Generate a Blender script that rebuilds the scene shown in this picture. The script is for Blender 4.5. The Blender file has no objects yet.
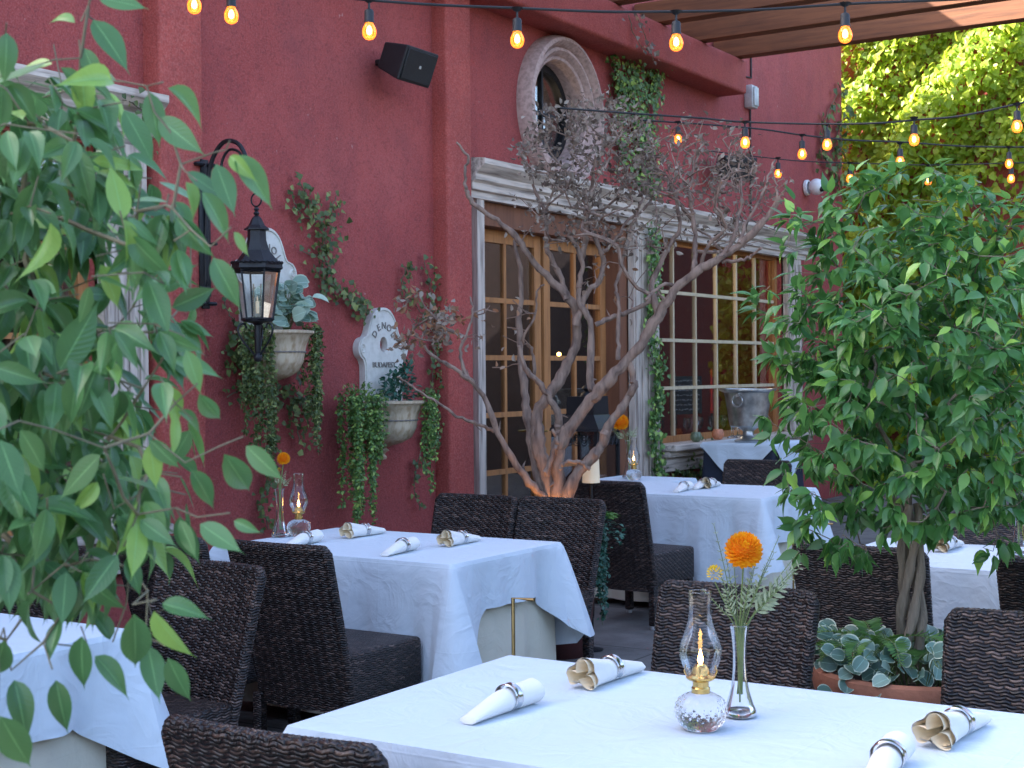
import bpy, bmesh, math, random
import numpy as np
from mathutils import Vector, Matrix
random.seed(7); rng = np.random.default_rng(7)
PI = math.pi
scene = bpy.context.scene
COL = scene.collection
# ------------------------------------------------------------------ camera
F, CAMH = 1450.0, 1.55
YAW, PITCH, ROLL = math.radians(32.3), math.radians(-.47), math.radians(.5)
fwd = np.array([math.cos(YAW)*math.cos(PITCH), math.sin(YAW)*math.cos(PITCH), math.sin(PITCH)])
rt0 = np.array([math.sin(YAW), -math.cos(YAW), 0.0]); up0 = np.cross(rt0, fwd)
RT = rt0*math.cos(ROLL)-up0*math.sin(ROLL); UP = up0*math.cos(ROLL)+rt0*math.sin(ROLL)
EYE = np.array([0, 0, CAMH])
def ray(px, py): return fwd+RT*(px-512)/F-UP*(py-384)/F
def at(px, py, X=None, Y=None, Z=None, D=None):
    d = ray(px, py)
    t = X/d[0] if X is not None else Y/d[1] if Y is not None else (Z-CAMH)/d[2] if Z is not None else D
    return EYE+d*t
cam = bpy.data.cameras.new('camera'); camo = bpy.data.objects.new('camera', cam); COL.objects.link(camo)
cam.sensor_width = 36; cam.lens = 36*F/1024; cam.clip_start = .05; cam.clip_end = 500
camo.matrix_world = Matrix(((RT[0], UP[0], -fwd[0], 0), (RT[1], UP[1], -fwd[1], 0), (RT[2], UP[2], -fwd[2], CAMH), (0, 0, 0, 1)))
scene.camera = camo
cam.dof.use_dof = True; cam.dof.focus_distance = 5.0; cam.dof.aperture_fstop = 14
# ------------------------------------------------------------------ light
sv = Vector((-.45, 1, .80)).normalized()
w = bpy.data.worlds.new('World'); scene.world = w; w.use_nodes = True
nt = w.node_tree; sky = nt.nodes.new('ShaderNodeTexSky'); sky.sky_type = 'NISHITA'; sky.sun_disc = False
sky.sun_elevation = math.asin(sv.z); sky.sun_rotation = math.atan2(sv.x, sv.y)
sky.air_density = .75; sky.dust_density = 2.2; sky.ozone_density = .4
nt.links.new(sky.outputs[0], nt.nodes['Background'].inputs[0]); nt.nodes['Background'].inputs[1].default_value = .15
sun = bpy.data.lights.new('sun', 'SUN'); sun.energy = 5.0; sun.angle = math.radians(.5); sun.color = (1, .95, .86)
suno = bpy.data.objects.new('sun', sun); COL.objects.link(suno); suno.rotation_euler = sv.to_track_quat('Z', 'Y').to_euler()
scene.view_settings.view_transform = 'Standard'; scene.view_settings.look = 'None'
scene.view_settings.exposure = 2.72; scene.view_settings.gamma = 1
scene.cycles.max_bounces = 10; scene.cycles.transparent_max_bounces = 24; scene.cycles.diffuse_bounces = 4
scene.cycles.glossy_bounces = 4; scene.cycles.transmission_bounces = 8
scene.cycles.use_denoising = True; scene.cycles.sample_clamp_indirect = 6; scene.cycles.caustics_refractive = False; scene.cycles.caustics_reflective = False

# ------------------------------------------------------------------ node helpers
class N:
    def __init__(s, name):
        s.m = bpy.data.materials.new(name); s.m.use_nodes = True; s.t = s.m.node_tree; s.b = s.t.nodes['Principled BSDF']
        s.out = s.t.nodes['Material Output']
    def n(s, typ, **k):
        nd = s.t.nodes.new(typ)
        for a, v in k.items():
            if a.startswith('i_'): nd.inputs[int(a[2:])].default_value = v
            else: setattr(nd, a, v)
        return nd
    def l(s, a, b): s.t.links.new(a, b)
    def math(s, op, a, b=None):
        nd = s.n('ShaderNodeMath', operation=op)
        for i, v in ((0, a), (1, b)):
            if v is None: continue
            if isinstance(v, (int, float)): nd.inputs[i].default_value = v
            else: s.l(v, nd.inputs[i])
        return nd.outputs[0]
    def mix(s, f, a, b):
        nd = s.n('ShaderNodeMix', data_type='RGBA')
        for i, v in ((0, f), (6, a), (7, b)):
            if isinstance(v, (int, float)): nd.inputs[i].default_value = v
            elif isinstance(v, tuple): nd.inputs[i].default_value = v if len(v) == 4 else (*v, 1)
            else: s.l(v, nd.inputs[i])
        return nd.outputs[2]
    def noise(s, scale, detail=4, coord=None, rough=.55, stretch=None):
        nd = s.n('ShaderNodeTexNoise'); nd.inputs['Scale'].default_value = scale; nd.inputs['Detail'].default_value = detail
        nd.inputs['Roughness'].default_value = rough
        c = coord or s.n('ShaderNodeTexCoord').outputs['Object']
        if stretch:
            mp = s.n('ShaderNodeMapping'); mp.inputs['Scale'].default_value = stretch; s.l(c, mp.inputs[0]); c = mp.outputs[0]
        s.l(c, nd.inputs[0]); return nd.outputs[0]
    def ramp(s, f, stops):
        nd = s.n('ShaderNodeValToRGB'); e = nd.color_ramp.elements
        while len(e) < len(stops): e.new(.5)
        for i, (p, c) in enumerate(stops): e[i].position = p; e[i].color = (*c, 1) if len(c) == 3 else c
        s.l(f, nd.inputs[0]); return nd.outputs[0]
    def bump(s, h, strength=.3, dist=.01):
        nd = s.n('ShaderNodeBump'); nd.inputs['Strength'].default_value = strength; nd.inputs['Distance'].default_value = dist
        s.l(h, nd.inputs['Height']); s.l(nd.outputs[0], s.b.inputs['Normal']); return nd
    def base(s, c):
        if isinstance(c, tuple): s.b.inputs['Base Color'].default_value = (*c, 1)
        else: s.l(c, s.b.inputs['Base Color'])
    def rough(s, v): s.b.inputs['Roughness'].default_value = v

def simple(name, c, rough=.6, metal=0, var=.25, scale=12, bump=0, bscale=60, stretch=None, spec=.5):
    m = N(name); m.rough(rough); m.b.inputs['Metallic'].default_value = metal; m.b.inputs['Specular IOR Level'].default_value = spec
    f = m.noise(scale, 5, stretch=stretch)
    m.base(m.ramp(f, [(.3, tuple(x*(1-var) for x in c)), (.7, tuple(min(1, x*(1+var)) for x in c))]))
    if bump: m.bump(m.noise(bscale, 4, stretch=stretch), bump, .01)
    return m.m

def stucco(name, c):
    m = N(name); m.rough(.88); m.b.inputs['Specular IOR Level'].default_value = .25
    n1 = m.noise(.9, 6, rough=.6); n2 = m.noise(5, 6, stretch=(1, 1, .35)); n3 = m.noise(90, 3)
    a = m.ramp(n1, [(.32, tuple(x*.82 for x in c)), (.5, c), (.72, (c[0]*1.15, c[1]*1.4, c[2]*1.4))])
    b = m.mix(m.ramp(n2, [(.45, (0, 0, 0)), (.75, (.5, .5, .5))]), a, (c[0]*.6, c[1]*.75, c[2]*.85))
    d = m.mix(m.ramp(n3, [(.42, (0, 0, 0)), (.72, (.6, .6, .6))]), b, (c[0]*1.35, c[1]*2.3, c[2]*2.3))
    d = m.mix(m.ramp(m.noise(55, 4), [(.50, (0, 0, 0)), (.72, (.55, .55, .55))]), d, (c[0]*.45, c[1]*.6, c[2]*.7))
    d = m.mix(m.ramp(m.noise(2.3, 7, rough=.7), [(.50, (0, 0, 0)), (.72, (.42, .42, .42))]), d, (c[0]*.5, c[1]*.75, c[2]*.95))
    # a few pale scuffs
    n4 = m.noise(26, 2, stretch=(1, 1, .6))
    d = m.mix(m.ramp(n4, [(.74, (0, 0, 0)), (.80, (.5, .5, .5))]), d, (.5, .33, .3))
    m.base(d)
    h = m.math('ADD', m.math('MULTIPLY', n3, .6), m.math('MULTIPLY', m.noise(22, 4), 1.4))
    m.bump(h, .55, .012); return m.m

def weathered(name, c, dark, stretch=(1, 1, .08), amt=.5):
    m = N(name); m.rough(.75)
    g = m.noise(30, 6, stretch=stretch); p = m.noise(3, 5)
    a = m.mix(m.ramp(g, [(.42, (0, 0, 0)), (.72, (amt, amt, amt))]), c, dark)
    a = m.mix(m.ramp(p, [(.5, (0, 0, 0)), (.75, (.5, .5, .5))]), a, tuple(.6*x for x in c))
    m.base(a); m.bump(g, .5, .006); return m.m

def wicker():
    m = N('dark_wicker'); m.rough(.42); m.b.inputs['Specular IOR Level'].default_value = .5
    uv = m.n('ShaderNodeUVMap'); sp = m.n('ShaderNodeSeparateXYZ'); m.l(uv.outputs[0], sp.inputs[0])
    # slight wobble so strands are hand woven
    wob = m.math('MULTIPLY', m.math('SUBTRACT', m.noise(14, 2, uv.outputs[0]), .5), .006)
    u = m.math('DIVIDE', m.math('ADD', sp.outputs[0], wob), .040); v = m.math('ADD', m.math('DIVIDE', m.math('ADD', sp.outputs[1], wob), .0094), m.math('MULTIPLY', m.math('SINE', m.math('MULTIPLY', u, 2*PI)), .20))
    row = m.math('FLOOR', v); fv = m.math('FRACT', v)
    prof = m.math('POWER', m.math('SINE', m.math('MULTIPLY', fv, PI)), .6)
    ph = m.math('ADD', u, m.math('MULTIPLY', row, .37))
    fu = m.math('FRACT', ph)
    over = m.math('POWER', m.math('ABSOLUTE', m.math('SINE', m.math('MULTIPLY', fu, PI))), .8)
    h = m.math('MULTIPLY', prof, m.math('ADD', m.math('MULTIPLY', over, .92), .08))
    cell = m.n('ShaderNodeCombineXYZ'); m.l(m.math('FLOOR', ph), cell.inputs[0]); m.l(row, cell.inputs[1])
    wn = m.n('ShaderNodeTexWhiteNoise', noise_dimensions='2D'); m.l(cell.outputs[0], wn.inputs[0])
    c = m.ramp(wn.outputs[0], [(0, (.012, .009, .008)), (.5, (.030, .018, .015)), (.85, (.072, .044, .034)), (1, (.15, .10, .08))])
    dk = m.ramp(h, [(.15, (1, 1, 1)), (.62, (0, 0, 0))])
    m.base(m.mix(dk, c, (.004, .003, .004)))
    m.bump(h, 1.0, .007); return m.m

def leafmat(name, lo, hi, young=None, rough=.38, trans=.25, vein=True, spec=.5, edge=None):
    m = N(name); m.rough(rough); m.b.inputs['Specular IOR Level'].default_value = spec
    at_ = m.n('ShaderNodeAttribute', attribute_name='tint'); t = at_.outputs['Fac']
    st = [(0, lo), (.75 if young else 1, hi)]
    if young: st += [(.86, young), (1, tuple(min(1, x*1.25) for x in young))]
    c = m.ramp(t, st)
    n = m.noise(40, 3); c = m.mix(m.math('MULTIPLY', n, .35), c, tuple(x*.55 for x in lo))
    if vein:
        uv = m.n('ShaderNodeUVMap'); sp = m.n('ShaderNodeSeparateXYZ'); m.l(uv.outputs[0], sp.inputs[0])
        d = m.math('ABSOLUTE', m.math('SUBTRACT', sp.outputs[1], .5))
        c = m.mix(m.ramp(d, [(0, (.55, .55, .55)), (.035, (0, 0, 0))]), c, tuple(min(1, x*2.2+.03) for x in hi))
        wv = m.math('SINE', m.math('MULTIPLY', m.math('ADD', sp.outputs[0], m.math('MULTIPLY', d, -.35)), 75))
        m.bump(m.math('ADD', m.math('MULTIPLY', wv, .25), m.math('MULTIPLY', m.noise(18, 2), 2.0)), .12, .004)
    if edge:
        uv = m.n('ShaderNodeUVMap'); sp = m.n('ShaderNodeSeparateXYZ'); m.l(uv.outputs[0], sp.inputs[0])
        d = m.math('ABSOLUTE', m.math('SUBTRACT', sp.outputs[1], .5)); e2 = m.math('ABSOLUTE', m.math('SUBTRACT', sp.outputs[0], .5))
        c = m.mix(m.ramp(m.math('MAXIMUM', d, e2), [(.40, (0, 0, 0)), (.46, (.9, .9, .9))]), c, edge)
    m.base(c)
    tr = m.n('ShaderNodeBsdfTranslucent'); m.l(m.mix(.5, c, tuple(min(1, x*1.7) for x in hi)), tr.inputs[0])
    mx = m.n('ShaderNodeMixShader'); mx.inputs[0].default_value = trans
    m.l(m.b.outputs[0], mx.inputs[1]); m.l(tr.outputs[0], mx.inputs[2]); m.l(mx.outputs[0], m.out.inputs[0]); return m.m

def cloth(name, c, rough=.85, fine=.15):
    m = N(name); m.rough(rough); m.base(c); m.b.inputs['Specular IOR Level'].default_value = .2
    m.b.inputs['Sheen Weight'].default_value = .15
    a = m.noise(7, 5, stretch=(1, 1, 1)); b = m.noise(2.2, 3)
    tc = m.n('ShaderNodeTexCoord'); sp = m.n('ShaderNodeSeparateXYZ'); m.l(tc.outputs['Object'], sp.inputs[0]); h = m.math('ADD', m.math('MULTIPLY', a, .5), b)
    for i_, per in ((0, .47), (1, .39), (2, .33)):
        q = m.math('ABSOLUTE', m.math('SUBTRACT', m.math('FRACT', m.math('ADD', m.math('DIVIDE', sp.outputs[i_], per), .27)), .5))
        h = m.math('ADD', h, m.math('MULTIPLY', m.math('MAXIMUM', m.math('SUBTRACT', .012, q), 0), 4.0))
    vo = m.n('ShaderNodeTexNoise'); vo.inputs['Scale'].default_value = 5; vo.inputs['Detail'].default_value = 3; vo.inputs['Distortion'].default_value = 1.6; m.l(tc.outputs['Object'], vo.inputs[0])
    h = m.math('ADD', h, m.math('MULTIPLY', m.math('ABSOLUTE', m.math('SUBTRACT', vo.outputs[0], .5)), -1.1))
    m.bump(h, fine, .03); return m.m

def thin_glass(name, tint=(1, 1, 1), refl=1.0, rough=.0):
    m = N(name); m.t.nodes.remove(m.b)
    fr = m.n('ShaderNodeFresnel'); fr.inputs[0].default_value = 1.5
    tr = m.n('ShaderNodeBsdfTransparent'); tr.inputs[0].default_value = (*tint, 1)
    gl = m.n('ShaderNodeBsdfGlossy'); gl.inputs['Roughness'].default_value = rough
    mx = m.n('ShaderNodeMixShader'); m.l(m.math('MINIMUM', m.math('MULTIPLY', fr.outputs[0], refl), 1.0), mx.inputs[0])
    m.l(tr.outputs[0], mx.inputs[1]); m.l(gl.outputs[0], mx.inputs[2]); m.l(mx.outputs[0], m.out.inputs[0]); return m.m

def solid_glass(name, c=(1, 1, 1), bumpy=False):
    m = N(name); m.base(c); m.rough(.02); m.b.inputs['Transmission Weight'].default_value = 1; m.b.inputs['IOR'].default_value = 1.40
    if bumpy:
        pass
    return m.m

def emit(name, c, s):
    m = N(name); m.base(c); m.b.inputs['Emission Color'].default_value = (*c, 1); m.b.inputs['Emission Strength'].default_value = s; return m.m

M = dict(
    wall=stucco('red_stucco', (.34, .062, .056)), pil=stucco('pilaster_stucco', (.40, .074, .060)),
    stone=weathered('carved_stone', (.50, .35, .31), (.14, .09, .08), (1, 1, 1), .6),
    white=weathered('weathered_white_paint', (.60, .50, .42), (.15, .11, .09), amt=.95),
    whiteh=weathered('weathered_white_trim', (.62, .52, .44), (.15, .11, .09), (.08, 1, 1), amt=.95),
    oak=weathered('honey_oak', (.44, .185, .06), (.18, .07, .022), amt=.6),
    redwood=weathered('dark_redwood', (.20, .075, .035), (.09, .03, .015), amt=.6),
    muntin=weathered('cream_muntin', (.62, .50, .33), (.45, .30, .15), amt=.5),
    rafter=weathered('pergola_wood', (.21, .075, .028), (.06, .02, .009), (1, .06, 1), amt=.7),
    iron=simple('black_iron', (.012, .013, .016), .45, .3, bump=.2, bscale=120),
    blackp=simple('black_plastic', (.010, .011, .013), .55, bump=.15, bscale=300),
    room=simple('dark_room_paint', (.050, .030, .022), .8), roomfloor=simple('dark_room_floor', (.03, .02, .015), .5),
    wicker=wicker(), glide=simple('grey_plastic', (.45, .45, .45), .5),
    cloth=cloth('sky_tinted_white_linen', (.60, .67, .73), fine=.38), skirt=cloth('cream_linen', (.66, .62, .50), fine=.25),  # white linen: the sky's blue cast is put into its base colour
    napkin=cloth('ivory_napkin', (.80, .77, .72), fine=.1), napkinin=cloth('lit_napkin_inside', (.88, .74, .52), fine=.1), steel=simple('polished_steel', (.62, .60, .58), .18, 1, .1, 30),  # napkin inside: warm light through the cloth is put into the colour
    pewter=simple('dull_pewter', (.55, .55, .54), .38, 1, .35, 14, .2, 30),
    brass=simple('brass', (.72, .50, .18), .25, 1, .15, 30), goldrod=simple('brushed_brass_rod', (.45, .34, .16), .4, 1),
    winglass=thin_glass('window_glass', (.90, .92, .92), .5), glass=thin_glass('clear_glass', (.985, .99, .99), .8),
    cut=solid_glass('cut_glass', (1, 1, 1), True), water=solid_glass('water', (.93, .97, .95)),
    flame=emit('flame', (1, .50, .14), 7), fil=emit('bulb_filament', (1, .50, .12), 9), amber=emit('amber_bulb_glow', (1, .30, .05), 1.6),
    terracotta=simple('terracotta', (.33, .13, .075), .8, 0, .25, 8, .3, 60),
    darkpot=simple('dark_red_pot', (.07, .018, .016), .5, 0, .3, 8, .2, 50), soil=simple('soil', (.05, .035, .025), .95, 0, .4, 30, .8, 60),
    marble=weathered('aged_white_marble', (.66, .64, .58), (.45, .42, .36), (1, 1, 1), .5),
    basin=weathered('aged_stone_basin', (.60, .50, .36), (.30, .17, .07), (1, 1, .4), .8),
    letter=simple('letter_stain', (.20, .18, .16), .8),
    bark=simple('ficus_bark', (.21, .165, .12), .85, 0, .35, 25, .8, 70, (1, 1, .25)),
    twig=simple('ficus_twig', (.15, .13, .08), .7, 0, .3, 25),
    dead=weathered('dead_wood', (.26, .175, .13), (.06, .036, .030), (1, 1, .22), amt=.95),
    ficus=leafmat('ficus_leaf', (.050, .14, .045), (.14, .30, .105), (.30, .48, .10), .30, .30),
    ficusf=leafmat('ficus_leaf_far', (.040, .135, .034), (.13, .32, .080), (.28, .50, .09), .32, .32, vein=False),
    dry=leafmat('dry_leaf', (.11, .080, .062), (.36, .30, .24), (.34, .17, .09), .8, .1, False, .2),
    ivy=leafmat('ivy_leaf', (.035, .070, .018), (.13, .18, .05), (.26, .30, .09), .5, .2, False),
    ivys=leafmat('sunlit_tint_ivy_leaf', (.18, .30, .03), (.46, .54, .05), (.62, .64, .08), .5, .50, False),  # sunlit yellow of the far ivy put into the leaf colour
    added_hedge=leafmat('shaded_hedge_leaf', (.010, .022, .006), (.03, .05, .012), (.10, .12, .02), .6, .15, False, .2),  # shade put into the leaf colour to keep the reflections dark
    succ=leafmat('trailing_bead_leaf', (.05, .12, .03), (.16, .30, .07), (.34, .48, .10), .45, .15, False),
    euc=leafmat('silver_round_leaf', (.16, .28, .22), (.36, .50, .40), (.50, .64, .48), .5, .15, edge=(.55, .66, .50)),
    varieg=leafmat('grey_edged_leaf', (.09, .18, .14), (.18, .30, .24), (.30, .42, .34), .45, .1, edge=(.62, .68, .52)),
    fern=leafmat('fern_leaf', (.05, .14, .03), (.14, .30, .06), None, .5, .3, False),
    teal=leafmat('dark_teal_leaf', (.02, .09, .06), (.05, .16, .10), None, .45, .1, False),
    sage=leafmat('pale_sage_leaf', (.22, .27, .15), (.42, .46, .28), None, .6, .25, False),
    petal=leafmat('orange_petal', (.88, .24, .008), (.95, .50, .02), None, .6, .2, False, .2),
    bud=leafmat('yellow_petal', (.70, .42, .02), (.85, .60, .06), None, .6, .2, False, .2),
    stem=simple('green_stem', (.12, .17, .05), .6), greybox=simple('grey_metal_box', (.52, .52, .50), .5),
    ceramic=simple('white_plastic', (.75, .75, .75), .35, var=.05), lens=simple('dark_lens', (.01, .01, .01), .1),
    redwax=simple('red_wax', (.55, .03, .02), .5), chalk=simple('chalkboard', (.02, .03, .032), .8), chalkw=simple('chalk_writing', (.55, .58, .58), .9),
    greenglass=simple('green_mercury_glass', (.16, .20, .12), .3, var=.5, scale=30), pumpkin=simple('pink_pumpkin', (.62, .24, .13), .5, var=.3, scale=30),
    candle=emit('candle_wax', (.8, .66, .46), .03), roofm=simple('roof_felt', (.15, .13, .12), .9), navy=simple('dark_blue_cloth', (.015, .02, .035), .9),
    uplight=emit('uplight_lens', (1, .45, .12), 30), conduit=simple('dark_conduit', (.03, .02, .02), .6),
    tag=simple('care_label', (.35, .20, .22), .8),
)
def paving():
    m = N('concrete_paving'); m.rough(.8)
    br = m.n('ShaderNodeTexBrick'); tc = m.n('ShaderNodeTexCoord'); m.l(tc.outputs['Object'], br.inputs[0])
    br.offset = 0; br.inputs['Scale'].default_value = 1; br.inputs['Brick Width'].default_value = 1.2; br.inputs['Row Height'].default_value = 1.2
    br.inputs['Mortar Size'].default_value = .008; br.inputs[1].default_value = (.17, .165, .155, 1); br.inputs[2].default_value = (.21, .20, .19, 1); br.inputs[3].default_value = (.05, .05, .045, 1)
    n = m.noise(3, 7, rough=.65); m.base(m.mix(m.ramp(n, [(.35, (.75, .75, .75)), (.7, (0, 0, 0))]), br.outputs[0], (.07, .065, .06)))
    m.bump(m.noise(40, 5), .3, .01); return m.m
M['paving'] = paving()

# ------------------------------------------------------------------ mesh builder
class MB:
    def __init__(s): s.v = []; s.f = []
    def add(s, vs, fs):
        o = len(s.v); s.v.extend([tuple(map(float, p)) for p in vs]); s.f.extend([tuple(i+o for i in f) for f in fs]); return s
    def box(s, a, b):
        (x0, y0, z0), (x1, y1, z1) = a, b
        return s.add([(x0, y0, z0), (x1, y0, z0), (x1, y1, z0), (x0, y1, z0), (x0, y0, z1), (x1, y0, z1), (x1, y1, z1), (x0, y1, z1)],
                     [(0, 3, 2, 1), (4, 5, 6, 7), (0, 1, 5, 4), (1, 2, 6, 5), (2, 3, 7, 6), (3, 0, 4, 7)])
    def rbox(s, a, b, r=.01, seg=2):
        bm = bmesh.new(); bmesh.ops.create_cube(bm, size=1)
        a = Vector(a); b = Vector(b)
        for v in bm.verts: v.co = Vector(((a[i]+b[i])/2+v.co[i]*(b[i]-a[i]) for i in range(3)))
        bmesh.ops.bevel(bm, geom=bm.edges[:], offset=r, segments=seg, affect='EDGES', profile=.5)
        s.bm(bm); return s
    def bm(s, bm, mat=None):
        bm.verts.index_update(); s.add([(mat @ v.co if mat else v.co) for v in bm.verts], [[v.index for v in f.verts] for f in bm.faces]); bm.free(); return s
    def tube(s, pts, r, n=8, cap=True, closed=False):
        P = np.array(pts, float); k = len(P)
        if k < 2: return s
        R = np.full(k, r, float) if np.isscalar(r) else np.array(r, float)
        T = np.gradient(P, axis=0)
        if closed: T = np.roll(P, -1, 0)-np.roll(P, 1, 0)
        T /= np.linalg.norm(T, axis=1)[:, None]+1e-12
        a = np.array([0, 0, 1.]) if abs(T[0][2]) < .9 else np.array([1., 0, 0])
        u = np.cross(T[0], a); u /= np.linalg.norm(u); ang = np.arange(n)*2*PI/n; vs = []
        for i in range(k):
            u = u-T[i]*(u@T[i]); u /= np.linalg.norm(u)+1e-12; w_ = np.cross(T[i], u)
            vs.extend(P[i]+R[i]*(np.cos(ang)[:, None]*u+np.sin(ang)[:, None]*w_))
        fs = []
        for i in range(k if closed else k-1):
            j2 = (i+1) % k
            for j in range(n): fs.append((i*n+j, i*n+(j+1) % n, j2*n+(j+1) % n, j2*n+j))
        if cap and not closed: fs.append(tuple(range(n-1, -1, -1))); fs.append(tuple((k-1)*n+j for j in range(n)))
        return s.add(vs, fs)
    def lathe(s, prof, n=24, c=(0, 0, 0), sx=1, sy=1, a0=0, a1=2*PI, mod=None):
        full = abs(a1-a0-2*PI) < 1e-6; m = n if full else n+1; vs = []
        for i in range(m):
            a = a0+(a1-a0)*i/n
            for (r, z) in prof:
                rr = r*(mod(a, z) if mod else 1); vs.append((c[0]+rr*math.cos(a)*sx, c[1]+rr*math.sin(a)*sy, c[2]+z))
        k = len(prof); fs = []
        for i in range(n):
            i2 = (i+1) % m
            for j in range(k-1): fs.append((i*k+j, i2*k+j, i2*k+j+1, i*k+j+1))
        return s.add(vs, fs)
    def prism(s, outline, y0, y1, axis='y'):
        """outline (x,z) extruded from y0 to y1"""
        n = len(outline); f = (lambda x, z, y: (x, y, z)) if axis == 'y' else (lambda y_, z, x: (x, y_, z))
        vs = [f(x, z, y0) for x, z in outline]+[f(x, z, y1) for x, z in outline]
        fs = [tuple(range(n)), tuple(range(2*n-1, n-1, -1))]+[(i, i+n, (i+1) % n+n, (i+1) % n) for i in range(n)]
        return s.add(vs, fs)
    def sphere(s, c, r, n=12, m=8, sz=1):
        prof = [(max(1e-5, r*math.sin(PI*i/m)), -r*sz*math.cos(PI*i/m)) for i in range(m+1)]; return s.lathe(prof, n, c)
    def grid(s, nu, nv, fn):
        return s.add([fn(i/nu, j/nv) for i in range(nu+1) for j in range(nv+1)],
                     [(i*(nv+1)+j, (i+1)*(nv+1)+j, (i+1)*(nv+1)+j+1, i*(nv+1)+j+1) for i in range(nu) for j in range(nv)])
    def move(s, d): s.v = [(x+d[0], y+d[1], z+d[2]) for x, y, z in s.v]; return s
    def build(s, name, mat, parent=None, smooth=True, uv=False, ang=40):
        me = bpy.data.meshes.new(name); me.from_pydata(s.v, [], s.f)
        bm = bmesh.new(); bm.from_mesh(me); bmesh.ops.recalc_face_normals(bm, faces=bm.faces[:]); bm.to_mesh(me); bm.free()
        me.materials.append(M[mat])
        if smooth: me.shade_smooth(); me.set_sharp_from_angle(angle=math.radians(ang))
        if uv: boxuv(me)
        o = bpy.data.objects.new(name, me); COL.objects.link(o)
        if parent: o.parent = parent
        return o
def boxuv(me):
    uvl = me.uv_layers.new(name='UVMap')
    for p in me.polygons:
        nx, ny, nz = (abs(c) for c in p.normal)
        for li in p.loop_indices:
            x, y, z = me.vertices[me.loops[li].vertex_index].co
            uvl.data[li].uv = (y, z) if nx >= ny and nx >= nz else (x, z) if ny >= nz else (y, x)
def tag(o, label, cat, group=None, kind=None):
    if label: o['label'] = label
    if cat: o['category'] = cat
    if group: o['group'] = group
    if kind: o['kind'] = kind
    return o
def thing(name, label, cat, loc=(0, 0, 0), rz=0, group=None):
    o = bpy.data.objects.new(name, None); COL.objects.link(o); o.empty_display_size = .1
    o.location = tuple(map(float, loc)); o.rotation_euler = (0, 0, rz); return tag(o, label, cat, group)
def struct(o): o['kind'] = 'structure'; return o
def dup(root, loc, rz=0, label=None, group=None):
    def cp(o, par):
        c = o.copy(); COL.objects.link(c); c.parent = par
        for ch in list(o.children): cp(ch, c)
        return c
    r = cp(root, None); r.location = tuple(map(float, loc)); r.rotation_euler = (0, 0, rz)
    if label: r['label'] = label
    if group: r['group'] = group
    return r
def nrm(v): v = np.array(v, float); return v/(np.linalg.norm(v)+1e-12)
def smoothpath(pts, k=6):
    P = np.array(pts, float); out = []
    Q = np.vstack([2*P[0]-P[1], P, 2*P[-1]-P[-2]])
    for i in range(1, len(Q)-2):
        for j in range(k):
            t = j/k; p0, p1, p2, p3 = Q[i-1:i+3]
            out.append(.5*(2*p1+(p2-p0)*t+(2*p0-5*p1+4*p2-p3)*t*t+(3*p1-p0-3*p2+p3)*t**3))
    out.append(P[-1]); return np.array(out)

# ------------------------------------------------------------------ leaves
def leaf_template(kind):
    if kind == 'big': nu, cols = 9, (-1, -.5, 0, .5, 1)
    elif kind in ('mid', 'round'): nu, cols = (5 if kind == 'mid' else 7), (-1, 0, 1)
    else: nu, cols = 3, (-1, 0, 1)
    W = {'big': .19, 'mid': .215, 'small': .30, 'round': .46, 'narrow': .13, 'ivy': .42}
    w_ = W.get(kind, .3)
    v = []; uv = []
    for i in range(nu+1):
        u = i/nu
        if kind in ('big', 'mid'):
            hw = w_*(math.sin(PI*min(1, u/.86)**.85)**.85 if u < .86 else 0)+(.012 if 0 < u < 1 else 0)
        elif kind == 'round': hw = .46*math.sqrt(max(0, 1-(2*u-1)**2))
        elif kind == 'ivy': hw = (0, .46, .30, 0)[i]
        else: hw = w_*math.sin(PI*u)
        for c in cols:
            v.append((u, c*hw, abs(c)*hw*.35-.22*u*u)); uv.append((u, .5+.5*c))
    k = len(cols)
    f = [(i*k+j, (i+1)*k+j, (i+1)*k+j+1, i*k+j+1) for i in range(nu) for j in range(k-1)]
    return np.array(v), f, np.array(uv)
TPL = {k: leaf_template(k) for k in ('big', 'mid', 'small', 'round', 'narrow', 'ivy')}
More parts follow.
